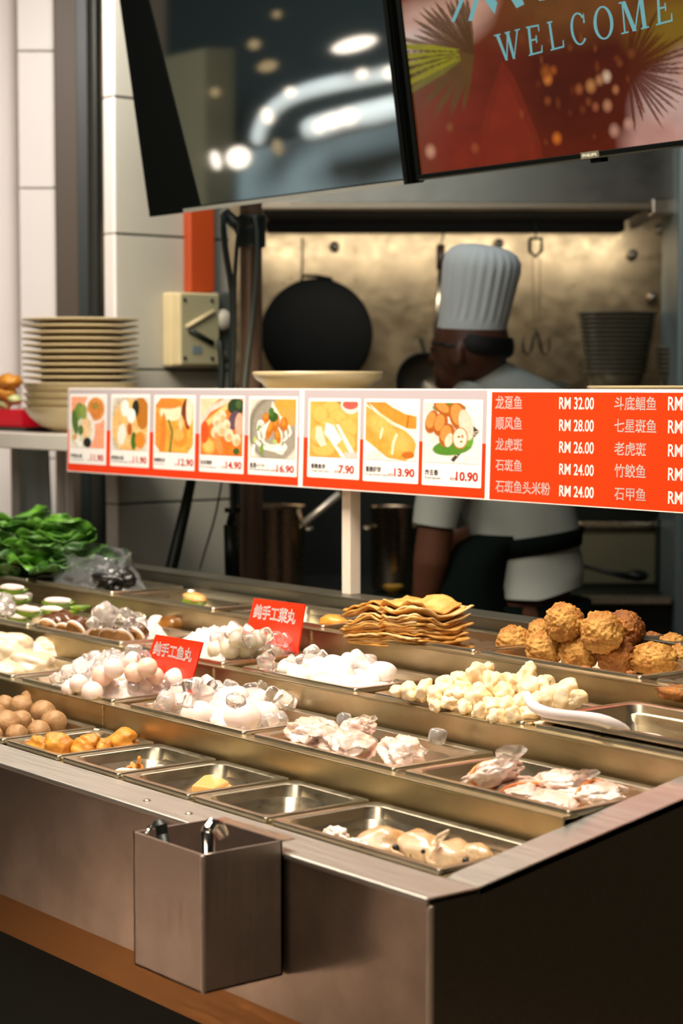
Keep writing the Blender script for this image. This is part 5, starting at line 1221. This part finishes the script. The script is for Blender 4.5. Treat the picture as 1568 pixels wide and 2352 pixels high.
def pot(px, r, d, z0, z1, label, m):
    c = vk(lat(px, d), d, z0); h = z1 - z0
    root = empty('stock_pot', c, label, 'pot', 'stock pots on the stove')
    part(MB().lathe([(0, 0), (r * .92, 0), (r, .012), (r, h - .006), (r * 1.04, h), (r * 1.04, h + .004), (r * .97, h), (r * .96, .02), (0, .016)], 40, c, None, False, False), 'body', m, root, smooth=True, angle=50)
    for s in (-1, 1):
        e = c + RV * s * r + Vector((0, 0, h * .75))
        part(MB().tube([e + DH * .03, e + RV * s * .02 + DH * .03, e + RV * s * .02 - DH * .03, e - DH * .03], .005, 8), 'handle', M_steel, root, smooth=True)
    return root
M_pot = steel('pot_steel', '#b3a08a', .25)
pot(612, .112, 5.62, .81, 1.065, 'large stock pot half hidden behind the brown post', M_pot)
pot(905, .070, 5.75, .81, 1.055, 'narrow stock pot left of the elbow of the cook', M_pot)
r = empty('serving_ladle', K(730, 1175, 5.6), 'pale ladle handle sticking up out of the large stock pot', 'ladle')
part(MB().tube([K(650, 1240, 5.62), K(690, 1208, 5.6), K(780, 1135, 5.55)], [.008, .010, .011], 10), 'handle', mat('pale_steel', '#cfc3b0', .3, .6), r, smooth=True)
part(MB().ico(K(645, 1246, 5.62), .03, 3, sq=(1, 1, .6)), 'scoop', M_steel, r, smooth=True)
c = K(902, 1338, 5.6)
r = tag(MB().lathe(bowl_prof(.03, .022), 24, (c.x, c.y, .812), None, False, False).build('sauce_dish', mat('yellow_sauce', '#b58a2c', .3), None, True, origin=(c.x, c.y, .812)), 'small yellow dish on the stove under the narrow pot', 'dish')
r = empty('wok_ladle', K(1430, 1320, 5.75), 'black ladle lying before the steel wind guard', 'ladle')
part(MB().tube([K(1340, 1300, 5.8), K(1400, 1316, 5.78), K(1445, 1324, 5.75)], [.006, .007, .012], 10), 'handle', M_black, r, smooth=True)
part(MB().ico(K(1462, 1322, 5.75), .036, 3, sq=(1, .9, .5)), 'scoop', M_black, r, smooth=True)

# brown post with clamp and cables
c = K(577, 900, 4.82)
pst = empty('steel_post', (c.x, c.y, 0), 'round brown post behind the counter with a black clamp', 'post')
part(MB().lathe([(.028, 0), (.028, 2.4)], 28, (c.x, c.y, 0)), 'post_tube', mat('brown_post', '#6b5340', .35, .25), pst, smooth=True, angle=40)
for py, h in ((545, .05), (510, .03)):
    p = K(577, py, 4.82); part(MB().lathe([(.034, -h / 2), (.036, -h / 2 + .004), (.036, h / 2 - .004), (.034, h / 2)], 24, p), 'clamp', M_black, pst, smooth=True, angle=40)
part(MB().tube([K(515, 490, 4.85), K(548, 520, 4.84), K(566, 560, 4.82)], .016, 10), 'bracket', M_black, pst, smooth=True)
def cable(pts, d, r, label, m=M_black, g=None):
    p = [K(x, y, d) for x, y in pts]
    return tag(MB().tube(p, r, 8).build('cable', m, None, True, origin=p[0], sub=1), label, 'cable', g)
cable([(580, 490), (592, 520), (588, 640), (576, 760), (560, 880), (556, 1000)], 4.78, .006, 'grey-green cable curving down the front of the brown post', mat('grey_cable', '#4d544a', .5))
cable([(512, 480), (514, 570), (530, 640), (536, 700), (534, 800), (528, 1000)], 4.80, .009, 'black cable bending between the distribution box and the brown post')
cable([(548, 520), (541, 600), (536, 680), (540, 780), (530, 900), (524, 1000)], 4.76, .006, 'thin black cable hanging straight beside the brown post')
cable([(502, 770), (512, 830), (506, 900), (503, 1000)], 4.84, .010, 'thick black cable leaving the plug of the distribution box')
cable([(513, 1080), (498, 1180), (478, 1240), (455, 1320)], 4.72, .003, 'thin grey cable slanting across the lower tiles', mat('thin_cable', '#5c6058', .5))
r = empty('broom', K(410, 1220, 4.7), 'dark broom handle leaning against the tiles under the menu board', 'broom')
part(MB().tube([K(450, 1050, 4.72), K(425, 1170, 4.7), K(392, 1310, 4.66), K(376, 1400, 4.64)], [.012, .014, .016, .016], 10), 'handle', M_black, r, smooth=True)
r = empty('knife_sharpener', K(533, 1230, 4.6), 'dark hanging tool with a cross guard before the large stock pot', 'tool')
part(MB().tube([K(541, 1080, 4.6), K(536, 1165, 4.6), K(526, 1205, 4.6)], .008, 8), 'rod', M_black, r, smooth=True)
part(MB().tube([K(516, 1172, 4.6), K(552, 1172, 4.6)], .006, 8), 'cross_guard', M_black, r, smooth=True)
part(MB().tube([K(528, 1205, 4.6), K(533, 1330, 4.6)], [.016, .018], 8), 'blade', M_black, r, smooth=True)

# distribution box on the tiled pillar
X0 = PX
def W(px, py, x=X0): return at(px, py, x=x)
yb0 = W(372, 760).y; zt_, zb_ = W(372, 672).z, W(372, 842).z
db = empty('distribution_box', (X0, yb0, zb_), 'cream plastic distribution box fixed on the tiled pillar', 'electrical box')
M_cream = mat('cream_plastic', '#e0cd9c', .4, nz=.08, nscale=14)
M_lid = mat('grey_lid', '#a59f7c', .4)
wd = .135
part(MB().box(X0, X0 + .045, yb0, yb0 + wd, zb_, zt_), 'box_base', M_cream, db, bevel=.006)
part(MB().box(X0 + .047, X0 + .082, yb0 + .001, yb0 + wd - .001, zb_ + .002, zt_ - .002), 'box_cover', M_cream, db, bevel=.006)
part(MB().box(X0 + .082, X0 + .086, yb0 + .006, yb0 + wd - .006, zb_ + .006, zt_ - .006), 'lid', M_lid, db, bevel=.002)
ym, zm = yb0 + .02, (zt_ + zb_) / 2 + .005
part(MB().tube([(X0 + .088, ym, zm), (X0 + .09, yb0 + wd - .025, zm + .045)], .006, 8), 'lid_rib', M_cream, db, smooth=True)
part(MB().tube([(X0 + .088, ym + .01, zm - .008), (X0 + .09, yb0 + wd - .03, zm - .042)], .008, 8), 'lid_groove', M_black, db, smooth=True)
part(MB().box(X0 + .085, X0 + .088, yb0 + .04, yb0 + .07, zb_ + .035, zb_ + .055), 'rating_label', mat('blue_label', '#6f7f80', .4), db)
scw = MB()
for yy in (yb0 + .016, yb0 + wd - .03):
    for zz in (zb_ + .022, zt_ - .022): scw.lathe([(0, 0), (.005, 0), (.005, .003), (0, .003)], 12, (X0 + .086, yy, zz), (1, 0, 0), False, False)
part(scw, 'lid_screws', M_black, db)
part(MB().box(X0 + .0, X0 + .06, yb0 + wd, yb0 + wd + .06, zb_ + .01, zt_ + .005), 'socket_block', mat('socket_grey', '#4f544c', .4), db, bevel=.01)
part(MB().ico((X0 + .075, yb0 + wd + .015, zm + .022), .026, 3, sq=(.8, 1, 1.15)), 'plug', mat('plug_grey', '#b9b3a0', .4), db, smooth=True)
part(MB().ico((X0 + .065, yb0 + wd + .005, zb_ + .03), .022, 3, sq=(.8, 1, 1.3)), 'lower_plug', M_cream, db, smooth=True)
ya, yb_ = W(420, 600).y, W(478, 600).y
cd = MB().box(X0, X0 + .035, ya, yb_, zt_ + .001, 3.2)
cdo = cd.build('conduit', mat('red_orange_duct', '#b3461c', .3), None, origin=(X0, ya, zt_), bevel=.006, seg=3)
tag(cdo, 'red-orange square duct running down into the distribution box', 'duct')

# ------------------------------------------------------------------ the cook
M_skin_h = mat('dark_skin', '#5b3825', 0.45, sub=.1)
M_shirt = mat('chef_white', '#adb2a8', 0.8, nz=.05, nscale=8)
M_apron = mat('black_cloth', '#0c1310', 0.9, Specular_IOR_Level=0.05)
D0 = 5.0
body = MB()
hc = K(1082, 800, 4.97)
face = (-RV * .86 + DH * .5).normalized(); side = face.cross(Vector((0, 0, 1)))
def H(f, s, u): return hc + face * f + side * s + Vector((0, 0, u))
body.ico(H(0, 0, .01), .098, 4, sq=(1, 1, 1.12))
body.ico(H(.035, 0, -.055), .066, 3, sq=(1, 1, .95))            # jaw
body.tube([H(.088, 0, .02), H(.105, 0, -.005), H(.112, 0, -.024), H(.088, 0, -.034)], [.010, .013, .017, .010], 10)   # nose
body.ico(H(.092, 0, -.058), .017, 3, sq=(1, 1.5, .6)); body.ico(H(.085, 0, -.088), .020, 3)          # lips, chin
body.ico(H(.083, .035, .015), .016, 3); body.ico(H(.083, -.035, .015), .016, 3)   # brow over the eyes
for s in (-1, 1): body.ico(H(-.008, s * .098, -.02), .026, 3, sq=(.9, .5, 1.3))
body.tube([hc + Vector((0, 0, -.03)), K(1118, 880, 5.0), K(1135, 930, 5.0)], [.060, .058, .07], 16)
TR = [(900, 1160, 108, .10), (950, 1170, 138, .12), (1050, 1180, 134, .125), (1150, 1182, 122, .12), (1240, 1205, 116, .118), (1320, 1212, 112, .12), (1400, 1212, 108, .12), (1470, 1208, 100, .11)]
def ringK(px, py, hw, dep, d=D0, n=32, k=1.0):
    c = K(px, py, d); return [c + RV * (hw / FPX * D0 * k * math.cos(2 * PI * i / n)) + DH * (dep * k * math.sin(2 * PI * i / n)) for i in range(n)]
body.loops([ringK(px, py, hw * .88, dp * .88) for py, px, hw, dp in TR])
def arm(pts, rs): body.tube(pts, rs, 14)
la = [K(1075, 935, 4.93), K(1030, 1060, 4.9), K(1003, 1190, 4.9), K(990, 1290, 4.9), K(976, 1385, 4.92)]
arm(la, [.062, .056, .048, .047, .034])
ra = [K(1275, 935, 5.02), K(1270, 1060, 5.1), K(1210, 1180, 5.28), K(1120, 1220, 5.4), K(1060, 1240, 5.48)]
arm(ra, [.062, .055, .046, .044, .032])
def hand(w_, fwd, up, sgn):
    lt = fwd.cross(up).normalized() * sgn
    body.ico(w_ + fwd * .045, .044, 3, sq=(.95, .6, .95))
    for k, (o_, L_) in enumerate(((-.03, .060), (-.011, .072), (.010, .068), (.028, .052))):
        b_ = w_ + fwd * .075 + lt * o_
        body.tube([b_ - fwd * .02, b_ + fwd * L_ * .4, b_ + fwd * L_ * .75 - up * .018, b_ + fwd * L_ * .7 - up * .042], [.0105, .0098, .009, .0075], 8)
    b_ = w_ + fwd * .03 - lt * .036
    body.tube([b_, b_ - lt * .022 + fwd * .022 - up * .012, b_ - lt * .02 + fwd * .05 - up * .028], [.013, .0115, .009], 8)
hand(la[-1], Vector((0, 0, -1)), -RV, 1)
hand(ra[-1], (-RV * .7 + DH * .7).normalized(), Vector((0, 0, 1)), 1)
for s in (-1, 1):
    body.tube([vk(lat(1208 + s * 52, D0), D0, .80), vk(lat(1210 + s * 56, D0), D0 + .02, .46), vk(lat(1212 + s * 60, D0), D0 - .01, .09)], [.085, .062, .042], 14)
    body.tube([vk(lat(1212 + s * 60, D0), D0 - .01, .05), vk(lat(1212 + s * 60 - 70, D0), D0 + .07, .035)], [.042, .035], 12)
person = body.build('person', M_skin_h, None, True, origin=K(1205, 1400, 5.0))
rm = person.modifiers.new('fuse', 'REMESH'); rm.mode = 'VOXEL'; rm.voxel_size = .007; rm.use_smooth_shade = True
smd = person.modifiers.new('soften', 'SMOOTH'); smd.iterations = 4; smd.factor = .5
tag(person, 'person in tall white toque, white shirt and black apron, bent over the stove', 'person')
def cloth(mb, name, m, **kw): return mb.build(name, m, person, origin=person.location, **kw)
# toque
hb_ = K(1078, 789, 4.97); ax = (Vector((0, 0, 1)) * .985 + RV * .135 - DH * .08).normalized()
qh = ax.to_track_quat('Z', 'Y'); n = 96; rings = []
prof = [(.0885, 0, 0), (.0895, .004, 0), (.089, .055, 0), (.0885, .068, 0), (.0885, .070, 1), (.091, .12, 1.4), (.0935, .16, 1.6), (.096, .195, 1.4), (.094, .218, 1), (.082, .238, .6), (.06, .25, .3), (.03, .255, .2), (.002, .256, 0)]
for rr2, zz, pl in prof:
    ring = []
    for k in range(n):
        a = 2 * PI * k / n; rad = rr2 * (1 + .022 * pl * math.cos(24 * a)) ; bul = 1 + .10 * max(0, math.cos(a - 5.6)) * (zz / .25) ** 2
        ring.append(hb_ + qh @ Vector((rad * bul * math.cos(a), rad * bul * math.sin(a), zz)))
    rings.append(ring)
ht = cloth(MB().loops(rings, False, True), 'chef_hat', mat('hat_white', '#e2e8e6', .85), smooth=True)
# short hair under the band
cloth(MB().lathe([(.088, 0), (.0955, .012), (.0955, .03), (.089, .05)], 40, H(-.014, 0, -.012), ax, False, False), 'hair', mat('black_hair', '#0c0a08', .6), smooth=True)
# black strap of glasses at the temple
cloth(MB().tube([H(.09, -.05, .012), H(.06, -.09, .012), H(-.005, -.106, .005)], .0035, 8), 'glasses_arm', M_black, smooth=True)
cloth(MB().tube([H(.10, -.03, -.0), H(.112, -.01, .0), H(.113, .012, .0), H(.10, .035, 0)], .004, 8), 'glasses_frame', M_black, smooth=True)
# shirt: torso with folds, collar and sleeves
def fold(p, k): return 1 + k * mnoise.noise(Vector((p.x * 7 + p.z * 9, p.y * 7, p.z * 5 - p.x * 6)))
SR = [(826, 1112, 46, .062), (842, 1122, 62, .075), (865, 1142, 92, .092), (890, 1165, 126, .11), (930, 1175, 146, .122), (990, 1180, 148, .132), (1050, 1181, 144, .135), (1110, 1183, 138, .134), (1160, 1186, 132, .132), (1205, 1198, 134, .13), (1235, 1206, 132, .128), (1248, 1208, 122, .122), (1262, 1208, 122, .122), (1280, 1212, 126, .126), (1310, 1222, 122, .128), (1340, 1226, 118, .13), (1366, 1224, 118, .13)]
rings = []
for py, px, hw, dp in SR:
    ring = ringK(px, py, hw, dp, n=72); c_ = K(px, py, D0)
    sag = 0 if py < 1330 else 1
    rings.append([c_ + (p - c_) * fold(p, .13 if py > 900 else .03) + Vector((0, 0, .03 * sag * max(0, (p - c_).dot(RV)) / .13)) for p in ring])
cloth(MB().loops(rings, False, False), 'shirt', M_shirt, smooth=True, sub=1)
def sleeve(pts, rs):
    mb = MB(); mb.tube(pts, rs, 20); k = len(mb.f)
    mb.f = [f for f in mb.f if len(f) == 4]; mb.mi = mb.mi[:len(mb.f)]
    cloth(mb, 'sleeve', M_shirt, smooth=True, sub=1)
sleeve([K(1095, 905, 4.95), K(1070, 960, 4.92), K(1035, 1060, 4.9), K(1006, 1150, 4.9), K(998, 1206, 4.9)], [.06, .078, .070, .062, .058])
sleeve([K(1255, 905, 5.0), K(1282, 960, 5.03), K(1275, 1050, 5.1), K(1235, 1140, 5.22)], [.06, .076, .068, .06])
# apron with its waist tie
rings = []
for py, px, hw, dp in ((1225, 1150, 60, .10), (1250, 1118, 72, .125), (1290, 1098, 76, .13), (1340, 1078, 86, .135), (1400, 1072, 100, .14), (1520, 1090, 120, .15), (1750, 1110, 135, .15)):
    ring = ringK(px, py, hw, dp, 4.97, 48); c_ = K(px, py, 4.97)
    rings.append([c_ + (p - c_) * fold(p, .06) for p in ring])
cloth(MB().loops(rings, True, False), 'apron', M_apron, smooth=True)
rings = [ringK(px, py, hw, dp, D0, 48) for py, px, hw, dp in ((1226, 1204, 132, .130), (1228, 1204, 138, .137), (1246, 1206, 132, .135), (1266, 1208, 128, .133), (1268, 1208, 122, .122))]
rings = [[p + Vector((0, 0, -.02 * (p - K(1205, 1246, D0)).dot(-RV) / .13 * .9)) for p in r_] for r_ in rings]
cloth(MB().loops(rings, False, False), 'apron_tie', M_apron, smooth=True)
for s in (-1, 1):
    cloth(MB().tube([vk(lat(1208 + s * 52, D0), D0, .86), vk(lat(1210 + s * 56, D0), D0 + .02, .46), vk(lat(1212 + s * 60, D0), D0 - .01, .06)], [.115, .085, .07], 16), 'trouser_leg', M_apron, smooth=True)
    cloth(MB().tube([vk(lat(1212 + s * 60 + 14, D0), D0 - .03, .045), vk(lat(1212 + s * 60 - 40, D0), D0 + .05, .045), vk(lat(1212 + s * 60 - 95, D0), D0 + .10, .032)], [.05, .052, .04], 14), 'shoe', M_black, smooth=True)

# ------------------------------------------------------------------ the hall that the dark screen mirrors
def refl(px, py, dist):
    p = atplane(px, py, TVO, TN); r = ray(px, py).normalized(); r = r - TN * (2 * r.dot(TN)); return p + r * dist
M_hall = mat('hall_counter_paint', '#93a0a0', .5); M_tan = mat('hall_tan_wall', '#675f46', .6)
q = [refl(*k, 6.2) for k in ((470, 500), (470, 345), (560, 350), (640, 330), (760, 290), (860, 262), (950, 235), (950, 480))]
nrm = ((q[1] - q[0]).cross(q[6] - q[0])).normalized()
if nrm.dot(q[0]) < 0: nrm = -nrm
tag(MB().prism(q, nrm * .4).build('hall_counter', M_hall, None, origin=q[0]), 'pale counter across the hall mirrored in the dark screen', 'counter')
q = [refl(*k, 5.6) for k in ((330, 520), (330, 145), (405, 125), (470, 110), (470, 500))]
tag(MB().prism(q, nrm * .3).build('hall_partition', M_tan, None, origin=q[0]), 'tan partition mirrored along the left side of the dark screen', 'partition')
q = [refl(*k, 7.2) for k in ((380, 520), (380, -120), (980, -120), (980, 520))]
tag(MB().prism(q, nrm * .1).build('hall_screen_wall', mat('hall_dark_wall', '#22302f', .7), None, origin=q[0]), 'dark wall across the hall mirrored in the dark screen', 'wall panel')
M_bulk = mat('bulkhead_white', '#d9dcd8', .5)
for pts, rad, lb in ((((588, 340), (594, 300), (612, 262), (650, 230), (705, 208), (770, 192), (850, 176), (945, 160)), .045, 'white curved bulkhead edge mirrored in the dark screen'), (((690, 305), (740, 292), (800, 275), (870, 258), (950, 238)), .07, 'lower white counter edge mirrored in the dark screen')):
    p = [refl(x, y, 5.6) for x, y in pts]
    tag(MB().tube(p, rad, 12).build('curved_fascia', M_bulk, None, True, origin=p[0], sub=1), lb, 'fascia')
M_lamp = emis('hall_lamp_glow', '#fff0dc', 5.0); M_lamp2 = emis('dim_lamp_glow', '#e8c890', 1.2)
HL = ((546, 362, 30, 27, 0, 'brightest round lamp'), (494, 368, 12, 24, 0, 'narrow lamp beside the brightest one'), (762, 278, 34, 18, 0, 'wide lamp on the lower counter'), (730, 292, 14, 16, 0, 'small lamp next to the wide one'), (812, 102, 54, 16, 0, 'long slanted lamp at the top'), (613, 152, 24, 13, 1, 'dim warm lamp'), (665, 212, 14, 12, 0, 'small lamp on the curved edge'), (612, 266, 14, 20, 0, 'lamp low on the curved edge'), (492, 212, 12, 12, 1, 'dim round lamp'), (634, 33, 10, 9, 1, 'tiny warm lamp'), (582, 102, 14, 12, 1, 'faint warm lamp'), (830, 170, 14, 12, 0, 'small right lamp of the curved edge'), (893, 168, 14, 16, 0, 'right end lamp of the curved edge'), (636, 338, 12, 20, 1, 'dim lamp over the pale counter'), (798, 268, 24, 20, 0, 'right lamp of the wide lamp pair'))
for px, py, rx, ry, dm, lb in HL:
    c = refl(px, py, 5.3); k = (c - atplane(px, py, TVO, TN)).length + 3.6; s = k / FPX
    o = MB().ico((0, 0, 0), 1, 3, sq=(rx * s, rx * s, ry * s)).build('hall_lamp', M_lamp2 if dm else M_lamp, None, True); o.location = c
    tag(o, lb + ' mirrored in the dark screen', 'lamp', 'hall lamps mirrored in the screen')
area('mirrored_hall_fill', (-5.6, .9, 3.1), (-7.6, -.7, 1.4), 1.0, 130, (0.86, 0.96, 1.0), 1.0, 90)  # lamp added to brighten the hall pieces seen in the dark screen
tag(MB().box(-6.4, -3.72, .40, .85, 0, 1.15).build('dark_blocker', mat('dark_blocker_paint', '#151815', .6), None, origin=(-5.0, .42, 0), bevel=.01), 'dark low cabinet added out of view to darken the mirrored counter front', 'blocker')  # unseen block added so the left of the counter front reflects dark

area('floor_patch_fill', (-4.2, 0.0, 2.9), (-4.2, 0.0, 0), 0.3, 44, (1.0, 0.90, 0.82), 0.3, 26)  # lamp added to brighten the floor patch that the counter front reflects
